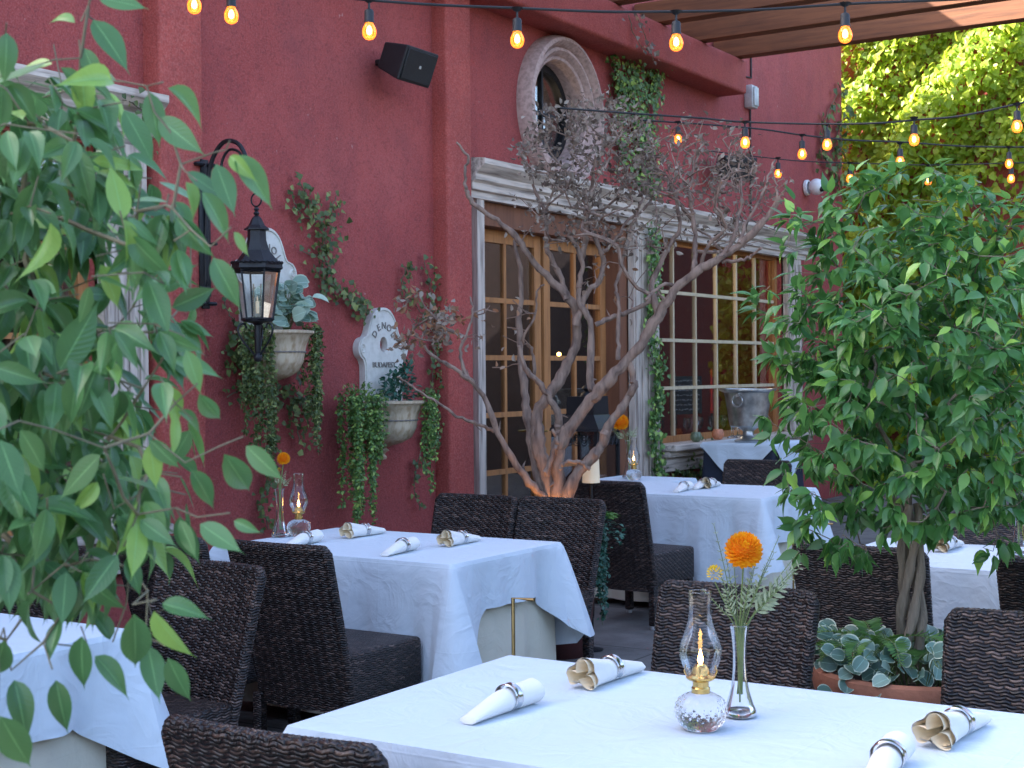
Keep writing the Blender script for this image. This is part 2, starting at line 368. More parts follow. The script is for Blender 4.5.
def leaves(name, mat, kind, P, D, Nn, L, tint=None, parent=None, curl=None):
    P = np.array(P, float); D = np.array(D, float); Nn = np.array(Nn, float); n = len(P); L = np.broadcast_to(np.array(L, float), (n,))
    D /= np.linalg.norm(D, axis=1)[:, None]+1e-9; Nn = Nn-D*(Nn*D).sum(1)[:, None]; Nn /= np.linalg.norm(Nn, axis=1)[:, None]+1e-9
    Yv = np.cross(Nn, D); tv, tf, tuv = TPL[kind]; k = len(tv)
    cz = tv[None, :, 2]*(np.ones((n, 1)) if curl is None else np.array(curl)[:, None])
    V = P[:, None]+L[:, None, None]*(tv[None, :, :1]*D[:, None]+tv[None, :, 1:2]*Yv[:, None]+cz[..., None]*Nn[:, None])
    faces = (np.array(tf)[None]+(np.arange(n)*k)[:, None, None]).reshape(-1, 4)
    me = bpy.data.meshes.new(name); me.vertices.add(n*k); me.vertices.foreach_set('co', V.reshape(-1).astype(np.float32))
    nf = len(faces); me.loops.add(nf*4); me.polygons.add(nf)
    me.loops.foreach_set('vertex_index', faces.reshape(-1).astype(np.int32))
    me.polygons.foreach_set('loop_start', np.arange(0, nf*4, 4, dtype=np.int32)); me.update(calc_edges=True)
    t = rng.random(n) if tint is None else np.array(tint, float)
    a = me.attributes.new('tint', 'FLOAT', 'POINT'); a.data.foreach_set('value', np.repeat(t, k).astype(np.float32))
    uvl = me.uv_layers.new(name='UVMap'); uvs = np.tile(tuv, (n, 1))[faces.reshape(-1)]
    uvl.data.foreach_set('uv', uvs.reshape(-1).astype(np.float32))
    me.shade_smooth(); me.materials.append(M[mat]); me.validate()
    o = bpy.data.objects.new(name, me); COL.objects.link(o)
    if parent: o.parent = parent
    return o
def rv(n, s=1): return rng.normal(0, s, (n, 3))

# ---- branching
class Tree:
    def __init__(s, root): s.p = [np.array(root, float)]; s.par = [-1]; s.w = [0.0]
    def path(s, pts, start=None):
        i = start if start is not None else s.near(pts[0])
        for q in pts: s.p.append(np.array(q, float)); s.par.append(i); s.w.append(0); i = len(s.p)-1
        return i
    def near(s, q, zb=0):
        A = np.array(s.p); d = np.linalg.norm(A-q, axis=1)+zb*np.maximum(0, A[:, 2]-q[2]); return int(np.argmin(d))
    def grow(s, targets, step=.06, bow=.12, zb=.6, sag=0):
        tips = []
        for q in targets:
            q = np.array(q, float); i = s.near(q, zb); a = s.p[i]; L = np.linalg.norm(q-a); k = max(1, int(L/step))
            par = s.par[i]; d0 = nrm(a-s.p[par]) if par >= 0 else nrm(q-a)
            mid = (a+q)/2+d0*L*bow+rv(1, L*.08)[0]; j = i
            for m in range(1, k+1):
                t = m/k; pt = (1-t)**2*a+2*t*(1-t)*mid+t*t*q; pt = pt+rv(1, step*.06)[0]; pt[2] -= sag*t*t
                s.p.append(pt); s.par.append(j); s.w.append(0); j = len(s.p)-1
            tips.append(j)
        return tips
    def mesh(s, mb, r0=.0015, e=2.4, rmax=.05, n=6, fixed=None):
        N_ = len(s.p); ch = [[] for _ in range(N_)]
        for i in range(1, N_): ch[s.par[i]].append(i)
        r = np.zeros(N_)
        for i in range(N_-1, -1, -1): r[i] = min(rmax, (sum(r[c]**e for c in ch[i]))**(1/e)+r0*.02) if ch[i] else r0
        s.r = r; st = [0]; done = []
        stack = [(0, None)]
        while stack:
            i, frm = stack.pop(); chain = ([frm] if frm is not None else [])+[i]
            while ch[i]:
                c = sorted(ch[i], key=lambda q: -r[q]); [stack.append((q, i)) for q in c[1:]]; i = c[0]; chain.append(i)
            if len(chain) > 1:
                rr = [r[q] for q in chain]
                if frm is not None: rr[0] = rr[1]
                mb.tube([s.p[q] for q in chain], rr, n, cap=True)
        return mb

# ================================================================== SETTING
WY = 6.1                      # plane of the red facade
struct(MB().box((-40, -40, -.3), (60, 60, 0)).build('ground', 'paving', smooth=False))
# ---- red building
bld = thing('red_building', 'dark red stucco restaurant building with wood windows and white weathered trim', 'building', (8, WY, 0))
def B(mb, name, mat, parent=bld, **k):
    o = mb.build(name, mat, None, **k); o.parent = parent; o.matrix_parent_inverse = Matrix.Translation(-root_loc(parent)); return o
def root_loc(o):
    l = Vector((0, 0, 0))
    while o is not None:
        l += Vector(o.location); o = o.parent
    return l
X0, X1, ZT = -6.0, 17.3, 6.5
openings = [(2.2, 5.45, .72, 2.80), (9.20, 11.62, .02, 2.86), (12.16, 15.34, .82, 2.86)]
OC = (10.37, 3.70, .42)
def wall_mesh():
    bm = bmesh.new()
    def loop(pts):
        vs = [bm.verts.new((x, WY, z)) for x, z in pts]
        for i in range(len(vs)): bm.edges.new((vs[i], vs[(i+1) % len(vs)]))
    loop([(X0, 0), (X1, 0), (X1, ZT), (X0, ZT)])
    for a, b, c, d in openings: loop([(a, c), (b, c), (b, d), (a, d)])
    loop([(OC[0]+OC[2]*math.cos(t*PI/24), OC[1]+OC[2]*math.sin(t*PI/24)) for t in range(48)])
    bmesh.ops.triangle_fill(bm, edges=bm.edges[:], use_beauty=True, use_dissolve=False)
    bmesh.ops.recalc_face_normals(bm, faces=bm.faces[:])
    g = bmesh.ops.extrude_face_region(bm, geom=bm.faces[:])
    for v in g['geom']:
        if isinstance(v, bmesh.types.BMVert): v.co.y += .28
    return MB().bm(bm)
B(wall_mesh(), 'wall', 'wall', smooth=False)
sidew = MB().box((X1-.28, WY+.282, 0), (X1, 12, ZT)).box((X0, WY+.282, 0), (X0+.28, 12, ZT)).box((X0+.28, 11.7, 0), (X1-.28, 12, ZT))
B(sidew, 'wall', 'wall', smooth=False)
B(MB().box((X0-.05, WY-.04, ZT+.002), (X1+.05, 12.05, ZT+.15)), 'roof', 'roofm', smooth=False)
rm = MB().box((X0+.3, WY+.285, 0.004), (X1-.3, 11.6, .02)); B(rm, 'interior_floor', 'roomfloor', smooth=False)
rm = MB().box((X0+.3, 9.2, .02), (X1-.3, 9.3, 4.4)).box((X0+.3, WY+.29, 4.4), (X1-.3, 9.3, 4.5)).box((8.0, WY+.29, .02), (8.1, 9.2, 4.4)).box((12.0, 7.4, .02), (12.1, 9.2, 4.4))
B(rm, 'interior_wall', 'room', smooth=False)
for (a, b) in ((5.80, 6.14), (8.60, 8.92)):
    B(MB().rbox((a, WY-.13, 0), (b, WY+.05, ZT-.02), .022, 3), 'pilaster', 'pil')
B(MB().rbox((-5.9, WY-.30, 4.33), (13.66, WY+.05, 4.67), .03, 3), 'ledge_beam', 'pil')
# oculus
oc = bpy.data.objects.new('round_window', None); COL.objects.link(oc); oc.parent = bld; oc.location = (OC[0]-8, 0, OC[1])
def ring_prof(prof, n=64):
    mb = MB(); k = len(prof); vs = []
    for i in range(n):
        a = 2*PI*i/n
        for r, d in prof: vs.append((r*math.cos(a), -d, r*math.sin(a)))
    fs = [(i*k+j, ((i+1) % n)*k+j, ((i+1) % n)*k+(j+1) % k, i*k+(j+1) % k) for i in range(n) for j in range(k)]
    return mb.add(vs, fs)
ring_prof([(.415, -.2), (.415, .015), (.425, .04), (.445, .05), (.455, .03), (.465, .055), (.49, .09), (.515, .085), (.525, .06), (.54, .10), (.565, .14), (.595, .13), (.615, .08), (.62, .03), (.62, -.001), (.5, -.001)]).build('stone_ring', 'stone', oc, ang=25)
ring_prof([(.355, -.20), (.355, -.12), (.412, -.12), (.412, -.20)], 48).build('sash', 'iron', oc)
MB().box((-.012, .13, -.37), (.012, .17, .37)).box((-.37, .132, -.012), (.37, .168, .012)).build('muntin', 'iron', oc)
ring_prof([(.001, -.15), (.38, -.15), (.38, -.154), (.001, -.154)], 48).build('glass_pane', 'winglass', oc)

def cornice(a, b, z0):
    """stepped, weathered cornice running along the head of an opening"""
    prof = [(0.02, 0), (-.06, 0), (-.06, .05), (-.09, .06), (-.09, .11), (-.12, .13), (-.12, .17), (-.17, .21), (-.20, .24), (-.20, .28), (-.17, .285), (0.02, .30)]
    vs = [(WY+y, z0+z) for y, z in prof]
    return MB().prism(vs, a, b, axis='x')
def fluted(a, b, z0, z1, y=WY, d=.06):
    mb = MB().box((a, y-d, z0), (b, y+.02, z1)); n = 4; w_ = (b-a)
    for i in range(n):
        c = a+w_*(i+.5)/n; mb.rbox((c-w_*.085, y-d-.016, z0+.06), (c+w_*.085, y-d+.005, z1-.06), .007, 1)
    return mb
def window(x0, x1, z0, z1, cols, rows, mat_m, name='window', rec=.10, outer=None, sill=True):
    e = bpy.data.objects.new(name, None); COL.objects.link(e); e.parent = bld; e.location = (x0-8, 0, 0)
    def b(mb, nm, mt, **k): o = mb.build(nm, mt, None, **k); o.parent = e; o.matrix_parent_inverse = Matrix.Translation(-Vector((x0, WY, 0))); return o
    y = WY+rec; fw_ = .07
    f = MB().box((x0, y-.03, z0), (x0+fw_, y+.05, z1)).box((x1-fw_, y-.03, z0), (x1, y+.05, z1)).box((x0+fw_, y-.028, z1-fw_), (x1-fw_, y+.048, z1)).box((x0+fw_, y-.028, z0), (x1-fw_, y+.048, z0+fw_))
    b(f, 'window_frame', 'oak', smooth=False)
    m = MB(); ax, bx, az, bz = x0+fw_, x1-fw_, z0+fw_, z1-fw_
    for i in range(1, cols): c = ax+(bx-ax)*i/cols; m.box((c-.014, y-.012, az), (c+.014, y+.022, bz))
    for j in range(1, rows): c = az+(bz-az)*j/rows; m.box((ax, y-.016, c-.016), (bx, y+.026, c+.016))
    b(m, 'muntin', mat_m, smooth=False)
    b(MB().box((ax, y+.003, az), (bx, y+.007, bz)), 'glass_pane', 'winglass', smooth=False)
    return e, b
# left window
e, b = window(2.2, 5.45, .72, 2.80, 6, 4, 'oak')
b(cornice(1.9, 5.80, 2.82), 'cornice', 'whiteh', ang=20); b(fluted(5.45, 5.76, .62, 2.82), 'casing', 'white', smooth=False); b(fluted(1.9, 2.2, .62, 2.82), 'casing', 'white', smooth=False)
def sillmesh(a, c, z):
    return MB().rbox((a, WY-.22, z-.06), (c, WY+.07, z), .012).rbox((a+.02, WY-.15, z-.12), (c-.02, WY+.0, z-.058), .012).rbox((a+.03, WY-.10, z-.26), (c-.03, WY+.0, z-.118), .015)
b(sillmesh(1.85, 5.79, .73), 'sill', 'whiteh')
# right window
e, b = window(12.16, 15.34, .85, 2.84, 6, 4, 'muntin')
b(cornice(11.62, 15.86, 2.80).move((0, -.012, 0)), 'cornice', 'whiteh', ang=20); b(fluted(15.34, 15.74, .70, 2.80), 'casing', 'white', smooth=False)
b(sillmesh(12.13, 15.86, .86), 'sill', 'whiteh')
# french door
e = bpy.data.objects.new('french_door', None); COL.objects.link(e); e.parent = bld; e.location = (9.32-8, 0, 0)
def b2(mb, nm, mt, **k): o = mb.build(nm, mt, None, **k); o.parent = e; o.matrix_parent_inverse = Matrix.Translation(-Vector((9.32, WY, 0))); return o
b2(cornice(8.98, 11.618, 2.86), 'cornice', 'whiteh', ang=20)
b2(MB().box((9.10, WY-.05, .01), (9.198, WY+.02, 2.858)), 'casing', 'white', smooth=False)
b2(fluted(11.62, 12.12, 0.01, 2.80), 'casing', 'white', smooth=False)
b2(MB().box((9.202, WY+.01, .02), (9.25, WY+.27, 2.858)).box((11.46, WY+.01, .02), (11.618, WY+.27, 2.858)).box((9.25, WY+.012, 2.68), (11.46, WY+.268, 2.858)), 'door_frame', 'redwood', smooth=False)
y = WY+.14
for (a, c) in ((9.255, 10.33), (10.38, 11.455)):
    b2(MB().box((a, y, .03), (a+.10, y+.05, 2.675)).box((c-.10, y, .03), (c, y+.05, 2.675)).box((a+.10, y+.002, 2.575), (c-.10, y+.048, 2.675)).box((a+.10, y+.002, .03), (c-.10, y+.048, .30)), 'door_leaf', 'oak', smooth=False)
    mm = MB(); mid = (a+c)/2; mm.box((mid-.018, y+.008, .30), (mid+.018, y+.042, 2.575))
    for j in range(1, 5): z = .30+(2.275)*j/5; mm.box((a+.10, y+.004, z-.02), (c-.10, y+.046, z+.02))
    b2(mm, 'muntin', 'oak', smooth=False)
    b2(MB().box((a+.10, y+.022, .30), (c-.10, y+.027, 2.575)), 'glass_pane', 'winglass', smooth=False)
b2(MB().box((10.332, y+.03, .03), (10.378, y+.06, 2.675)), 'astragal', 'iron', smooth=False)
b2(MB().rbox((10.27, y-.03, .98), (10.31, y+.0, 1.14), .006).tube([(10.29, y-.03, 1.06), (10.29, y-.07, 1.06), (10.18, y-.075, 1.06)], .01, 8), 'door_handle', 'brass')
# conduit on far wall
B(MB().tube([(13.85, WY-.012, 4.62), (14.45, WY-.012, 4.66), (14.45, WY-.012, 5.4)], .012, 6).tube([(14.42, WY-.012, 4.4), (14.42, WY-.012, 3.2)], .01, 6), 'conduit', 'conduit')

# ---- garden walls and ivy at the far end
gw = MB().box((18.75, 4.05, 0), (19.0, 9.0, 6.3)).build('garden_wall', 'pil', smooth=False)
tag(gw, 'pink red wall at the far end of the courtyard, mostly hidden by ivy', 'wall')
gw2 = MB().box((17.31, 7.22, 0), (18.74, 7.45, 3.0)).build('ivy_shade_wall', 'wall', smooth=False)  # added out of view to keep sun off the lower ivy
tag(gw2, 'unseen dark red wall added beside the building to shade the lower ivy', 'wall')
gw3 = MB().box((18.7, -9, 0), (19.0, 4.04, 5.2)).build('reflection_wall_right', 'conduit', smooth=False)  # added beyond the view so the windows reflect something dark
tag(gw3, 'unseen dark wall added right of the ivy to darken the window reflections', 'wall')
bw = MB().box((-30, -9.4, 0), (18.7, -9.1, 3.4)).build('reflection_wall_opposite', 'conduit', smooth=False)  # added unseen opposite the facade, kept dark for the glass to reflect
tag(bw, 'long unseen dark wall added opposite the restaurant facade to darken the glass reflections', 'wall')

# ---- pergola
pg = thing('pergola', 'dark brown timber pergola with heavy rafters resting on the red ledge beam', 'pergola', (11, 2.5, 0))
for i in range(7):
    x = 13.53-.86*i
    o = MB().rbox((x-.07, -1.2, 4.675), (x+.07, WY-.02, 4.875), .008, 1).build('rafter', 'rafter'); o.parent = pg; o.matrix_parent_inverse = Matrix.Translation((-11, -2.5, 0))
o = MB().rbox((7.9, -.95, 4.44), (14, -.75, 4.67), .01, 1).build('beam', 'rafter'); o.parent = pg; o.matrix_parent_inverse = Matrix.Translation((-11, -2.5, 0))
for x in (8.3, 13.5):
    o = MB().rbox((x-.08, -.93, 0), (x+.08, -.77, 4.438), .01, 1).build('post', 'rafter'); o.parent = pg; o.matrix_parent_inverse = Matrix.Translation((-11, -2.5, 0))

# ivy wall
def ivywall():
    n = 17000
    Y = rng.uniform(4.1, 7.1, n); Z = rng.uniform(.1, 6.5, n)
    bulge = .18+.22*np.abs(np.sin(Y*1.7+1.3*np.sin(Z*1.1))*np.cos(Z*1.9+.6*Y))+.10*np.sin(Y*5+Z*4)
    # thin patches where the pink wall shows
    d1 = ((Y-4.45)/.45)**2+((Z-3.45)/.65)**2
    keep = (d1 > 1) | (rng.random(n) < .30)
    left = (Y > 6.45+.18*np.sin(Z*3)); keep &= ~left | (rng.random(n) < .55)
    Y, Z, bulge = Y[keep], Z[keep], bulge[keep]; n = len(Y)
    P = np.stack([18.74-bulge*rng.uniform(.15, 1.25, n), Y, Z], 1)
    D = np.stack([rng.normal(-.4, .3, n), rng.normal(0, .6, n), rng.normal(-.7, .35, n)], 1)
    Nn = np.stack([rng.normal(-.7, .35, n), rng.normal(.45, .45, n), rng.normal(.6, .35, n)], 1)
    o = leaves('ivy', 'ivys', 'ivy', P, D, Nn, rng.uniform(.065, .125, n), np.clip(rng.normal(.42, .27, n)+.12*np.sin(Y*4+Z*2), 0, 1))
    tag(o, 'dense yellow green ivy covering the far garden wall', 'ivy')
ivywall()
# leaf screen added out of view on the opposite side for the windows to reflect
n = 9000; P = np.stack([rng.uniform(-18, 18, n), -9.0+rng.uniform(0, .9, n), rng.uniform(0, 4.0, n)], 1)
o = leaves('added_hedge', 'added_hedge', 'ivy', P, rv(n)+[0, .5, -.5], rv(n)+[0, 1.2, .6], rng.uniform(.2, .4, n)); tag(o, 'tall unseen leaf screen added opposite the restaurant for dark window reflections', 'added_hedge')

# ================================================================== wall things
# ---- wall fountains
def plaque_outline():
    r = [(0, .655), (.05, .650), (.10, .63), (.145, .59), (.175, .54), (.20, .485), (.225, .455), (.26, .445), (.295, .43), (.318, .395), (.32, .355), (.30, .32), (.27, .30), (.25, .27), (.242, .22), (.238, -.05)]
    pts = smoothpath([(x, z, 0) for x, z in r], 3)[:, :2].tolist()
    return [(-x*.86, z) for x, z in pts[::-1]]+[(x*.86, z) for x, z in pts[1:]]
def textmesh(txt, size, fn, ext=.003):
    cu = bpy.data.curves.new('t', 'FONT'); cu.body = txt; cu.size = size; cu.align_x = 'CENTER'; cu.extrude = ext
    ob = bpy.data.objects.new('t', cu); COL.objects.link(ob); dg = bpy.context.evaluated_depsgraph_get(); dg.update()
    me = ob.evaluated_get(dg).to_mesh(); vs = [fn(v.co) for v in me.vertices]; fs = [tuple(p.vertices) for p in me.polygons]
    ob.evaluated_get(dg).to_mesh_clear(); bpy.data.objects.remove(ob); bpy.data.curves.remove(cu); return vs, fs
def fountain(cx, z, label):
    t = thing('wall_fountain', label, 'wall fountain', (cx, WY, z), 0, 'stone wall fountains on the facade')
    hole = [(.042*math.cos(a), .40+.055*math.sin(a)) for a in np.linspace(0, 2*PI, 17)[:-1]]
    bm = bmesh.new()
    for pts in (plaque_outline(), hole):
        vs = [bm.verts.new((x, -.05, z_)) for x, z_ in pts]
        for i in range(len(vs)): bm.edges.new((vs[i], vs[(i+1) % len(vs)]))
    bmesh.ops.triangle_fill(bm, edges=bm.edges[:], use_beauty=True); bmesh.ops.recalc_face_normals(bm, faces=bm.faces[:])
    g = bmesh.ops.extrude_face_region(bm, geom=bm.faces[:])
    for v in g['geom']:
        if isinstance(v, bmesh.types.BMVert): v.co.y += .05
    MB().bm(bm).build('backplate', 'marble', t, ang=25)
    ol = plaque_outline(); MB().tube([(x*.93, -.052, .02+z_*.93+.012) for x, z_ in ol], .007, 5).build('moulding', 'marble', t)
    for s in (-1, 1):
        MB().lathe([(.001, 0), (.018, 0), (.022, .006), (.030, .008), (.038, .002)], 16).v
        m = MB(); pr = [(.001, .052), (.012, .058), (.018, .050), (.028, .060), (.036, .050)]
        for i in range(len(pr)): pass
        vs = []; k = len(pr); n_ = 16
        for i in range(n_):
            a = 2*PI*i/n_
            for r, d in pr: vs.append((s*.236+r*math.cos(a), -d, .375+r*math.sin(a)))
        m.add(vs, [(i*k+j, ((i+1) % n_)*k+j, ((i+1) % n_)*k+j+1, i*k+j+1) for i in range(n_) for j in range(k-1)]); m.build('rosette', 'marble', t)
    mb = MB(); word = 'DENOL'
    for i, ch in enumerate(word):
        a = math.radians(148-29*i); R = .128
        rot = a-PI/2
        def fn(c, a=a, rot=rot):
            x, zz = c[0], c[1]-.03; return (R*math.cos(a)+x*math.cos(rot)-zz*math.sin(rot), -.053-c[2], .405+R*1.05*math.sin(a)+x*math.sin(rot)+zz*math.cos(rot))
        mb.add(*textmesh(ch, .066, fn))
    mb.build('lettering', 'letter', t, smooth=False); mb = MB()
    mb.add(*textmesh('BUDAPEST', .052, lambda c: (c[0]*1.05, -.053-c[2], .245+c[1])))
    mb.build('lettering', 'letter', t, smooth=False)
    mod = lambda a, z_: 1+.05*abs(math.sin(a*7)) if z_ < -.2 else 1
    prof = [(.001, -.385), (.03, -.385), (.035, -.37), (.022, -.35), (.03, -.335), (.05, -.325), (.03, -.305), (.07, -.29), (.13, -.27), (.185, -.235), (.215, -.19), (.222, -.175), (.226, -.15), (.238, -.08), (.262, -.015), (.285, 0), (.285, .015), (.265, .018), (.24, -.03), (.001, -.03)]
    MB().lathe(prof, 48, (0, -.02, 0), .95, 1.15, PI, 2*PI, mod).build('basin', 'basin', t)
    MB().tube([(.224*math.cos(a), -.02-.270*math.sin(a), -.115) for a in np.linspace(.05, PI-.05, 40)], [.004+.003*(i % 2) for i in range(40)], 5).build('bead_band', 'letter', t)
    return t
fountain(7.93, 1.345, 'white stone wall fountain with carved lettering, the lower one nearer the windows')
fountain(6.76, 1.80, 'white stone wall fountain partly behind the hanging lantern, the higher one')

def hang(mb, P, D, Nn, T, x, y, z, length, dens, spread=.03, size=.022):
    """one trailing strand with its leaves appended"""
    pts = [(x, y, z)]; k = max(3, int(length/.04)); px_, py_ = x, y
    for i in range(k): px_ += rng.normal(0, .006); py_ = min(py_+rng.normal(0, .003), WY-.03 if y < WY else 9); pts.append((px_, py_, z-length*(i+1)/k))
    mb.tube(pts, .0015, 4)
    m = int(length*dens)
    for i in range(m):
        t = rng.random(); q = np.array(pts[min(k, int(t*k))]); P.append(q+rng.normal(0, spread*.3, 3)); D.append(rng.normal(0, 1, 3)*[1, .6, .5]+[0, -.3, -.5]); Nn.append(rng.normal(0, .6, 3)+[-.3, -.6, .5]); T.append(rng.random())
def trailing(name, label, strands, mat, kind, size, cat='trailing plant', group=None, extra=None, loc=None):
    t = thing(name, label, cat, loc, 0, group); mb = MB(); P, D, Nn, T = [], [], [], []
    for s in strands: hang(mb, P, D, Nn, T, *s)
    if extra:
        for q, d, nn in extra: P.append(q); D.append(d); Nn.append(nn); T.append(rng.random())
    inv = Matrix.Translation(-Vector(tuple(map(float, loc))))
    for o in (mb.build('stem', 'stem'), leaves('foliage', mat, kind, P, D, Nn, size*rng.uniform(.6, 1.25, len(P)), T)):
        o.parent = t; o.matrix_parent_inverse = inv
    return t
def clump(c, r, n, up=.6):
    out = []
    for i in range(n):
        v = nrm(rng.normal(0, 1, 3)); v[2] = abs(v[2]) if up > 0 else v[2]
        q = np.array(c)+v*np.array(r)*rng.uniform(.35, 1); out.append((q, v+rng.normal(0, .4, 3), np.array([0, 0, 1])+v*.7+rng.normal(0, .3, 3)))
    return out
# lower fountain: lime bead trails left and right, teal rosette in the middle
fx, fz = 7.93, 1.36
st = [(fx-.50+rng.uniform(-.10, .15), WY-.22+rng.uniform(-.09, .1), fz+.03, rng.uniform(.4, .85) if i % 3 else rng.uniform(.2, .45), 260) for i in range(30)]
st += [(fx-.33+rng.uniform(-.05, .05), WY-.28, fz+.02, rng.uniform(.25, .42), 260) for i in range(3)]
trailing('trailing_plant', 'lime green bead plant spilling over the left rim of the lower wall fountain', st, 'succ', 'small', .028, loc=(fx-.25, WY-.2, fz),
         extra=clump((fx-.45, WY-.2, fz+.02), (.17, .14, .11), 220))
st = [(fx+.11+rng.uniform(-.04, .04), WY-.36+rng.uniform(-.02, .04), fz+.03, rng.uniform(.3, .68), 260) for i in range(7)]
trailing('trailing_plant', 'narrow green bead plant hanging over the right rim of the lower wall fountain', st, 'succ', 'small', .026, loc=(fx+.16, WY-.2, fz),
         extra=clump((fx+.12, WY-.32, fz+.02), (.07, .07, .05), 40))
trailing('potted_plant', 'dark teal leafy plant standing in the basin of the lower wall fountain', [(fx, WY-.14, fz+.1, .1, 10)], 'teal', 'small', .045, 'plant', loc=(fx, WY-.15, fz),
         extra=clump((fx+.0, WY-.17, fz+.02), (.18, .12, .20), 260)+clump((fx+.10, WY-.17, fz+.16), (.05, .05, .12), 60))
fx, fz = 6.76, 1.815
st = [(fx+.20+rng.uniform(-.07, .10), WY-.24+rng.uniform(-.03, .05), fz+.02, rng.uniform(.35, .82), 280) for i in range(10)]
trailing('trailing_plant', 'dark green bead strands hanging right of the upper wall fountain basin', st, 'ivy', 'small', .028, loc=(fx+.2, WY-.2, fz))
st = [(fx-.25+rng.uniform(-.10, .12), WY-.22+rng.uniform(-.03, .08), fz+.02, rng.uniform(.4, .85), 260) for i in range(12)]
trailing('trailing_plant', 'dark green bead strands hanging behind the lantern from the upper wall fountain', st, 'ivy', 'small', .028, loc=(fx-.25, WY-.2, fz))
ex = []
for i in range(38):
    a = rng.uniform(0, 2*PI); r = rng.uniform(.03, .28); ex.append((np.array([fx+.02+r*math.cos(a), WY-.20+min(.12, .3*r*math.sin(a)), fz+.06+rng.uniform(0, .28)*(1-r*1.2)]), np.array([math.cos(a), math.sin(a)-.3, rng.uniform(-.2, .6)]), np.array([-.3, -.8, .6])+rng.normal(0, .35, 3)))
sts = MB()
t = thing('potted_plant', 'silvery round leaved eucalyptus plant in the basin of the upper wall fountain', 'plant', (fx, WY-.15, fz))
for q, d, nn in ex: sts.tube(smoothpath([(fx+.05, WY-.15, fz-.03), ((fx+.05+q[0])/2, (WY-.15+q[1])/2, (fz+q[2])/2+.05), q], 4), .0022, 4)
inv = Matrix.Translation((-fx, -(WY-.15), -fz))
for o in (sts.build('stem', 'stem'), leaves('foliage', 'euc', 'round', [e_[0] for e_ in ex]+[e_[0]-e_[1]*.05 for e_ in ex], [e_[1] for e_ in ex]+[np.cross(e_[1], (0, 0, 1)) for e_ in ex], [e_[2] for e_ in ex]*2, rng.uniform(.07, .115, 2*len(ex)))):
    o.parent = t; o.matrix_parent_inverse = inv

# ---- climbing vines drawn on the facade
def vine(label, paths, dens, size, mat='ivy', width=.06, Y=WY, name='climbing_vine', fat=None):
    c0 = at(*paths[0][0], Y=Y); t = thing(name, label, 'climbing vine', (c0[0], Y-.02, max(0, c0[2]))); mb = MB(); P, D, Nn = [], [], []
    for k, path in enumerate(paths):
        w_ = width[k] if isinstance(width, (list, tuple)) else width; dn = dens[k] if isinstance(dens, (list, tuple)) else dens
        pts = smoothpath([at(px, py, Y=Y-.03) for px, py in path], 6); pts += rv(len(pts), .006)*[1, 0, 1]
        mb.tube(pts, .004, 5); L = np.linalg.norm(np.diff(pts, axis=0), axis=1).sum(); m = int(L*dn)
        for i in range(m):
            q = pts[rng.integers(len(pts))]; off = rng.normal(0, w_, 2)
            P.append(q+[off[0], -abs(rng.normal(0, .02+w_*.3)), off[1]]); D.append([rng.normal(0, .8), -.3, rng.normal(-.4, .7)]); Nn.append([rng.normal(-.1, .4), -1, rng.normal(.35, .35)])
    P = np.array(P); P[:, 1] = np.minimum(P[:, 1], Y-.015)
    inv = Matrix.Translation(-Vector(t.location))
    for o in (mb.build('stem', 'twig'), leaves('foliage', mat, 'ivy', P, D, Nn, rng.uniform(.6, 1.3, len(P))*size)):
        o.parent = t; o.matrix_parent_inverse = inv
    return t
vine('thin green vine climbing the red wall above and around the upper fountain', [
    [(300, 182), (312, 205), (322, 228), (325, 250), (318, 275)], [(290, 190), (300, 212), (318, 225)], [(336, 196), (330, 215), (322, 240)], [(318, 275), (338, 292), (352, 302), (362, 312)], [(300, 250), (318, 255)]],
    [150, 130, 110, 240, 110], .042, width=.045)
vine('mixed green vine growing below and left of the upper fountain', [
    [(224, 348), (236, 362), (250, 380), (268, 392), (290, 398), (310, 400)], [(236, 330), (246, 350), (256, 372)], [(266, 396), (272, 430), (270, 470), (262, 500), (268, 530)], [(290, 396), (296, 420), (300, 445)], [(245, 385), (228, 398)], [(226, 290), (228, 312), (244, 330)]],
    [170, 170, 110, 200, 90, 40], .042, width=[.06, .05, .035, .06, .03, .03])
vine('sparse vine trailing down the red wall right of the lower fountain', [
    [(406, 268), (402, 285), (412, 300), (424, 318)], [(424, 262), (430, 285), (432, 310), (436, 340)], [(436, 340), (432, 380), (428, 420), (418, 462)], [(430, 400), (434, 430), (428, 455)], [(418, 462), (414, 485), (420, 510)]],
    [100, 110, 160, 120, 40], .04, width=[.03, .03, .04, .03, .02])
vine('thick green vine growing up the wall between round window and ledge beam', [
    [(612, 62), (618, 90), (616, 130), (622, 165)], [(630, 62), (632, 100), (636, 150), (640, 200)], [(648, 70), (650, 100), (646, 150), (650, 190)], [(657, 76), (650, 92)], [(622, 90), (640, 130), (638, 170)], [(640, 150), (650, 200), (652, 240)]],
    [380, 420, 380, 300, 330, 300], .046, mat='succ', width=[.07, .09, .08, .05, .09, .06])
vine('narrow green vine running down the white casing between door and window', [
    [(650, 235), (652, 280), (648, 330), (656, 380), (652, 430), (657, 482)]], [480], .045, mat='succ', width=[.055], Y=WY-.07)
vine('thin reddish vine creeping over the front of the ledge beam', [
    [(636, 12), (642, 28), (648, 45), (654, 62)], [(628, 14), (634, 34), (645, 52)]], [45, 30], .05, mat='dry', width=.04, Y=WY-.31)
vine('low dark ivy under the white window sill by the draped stand', [
    [(668, 478), (690, 470), (715, 466), (740, 462)], [(680, 500), (700, 482), (725, 472)]], [300, 300], .05, width=.12)
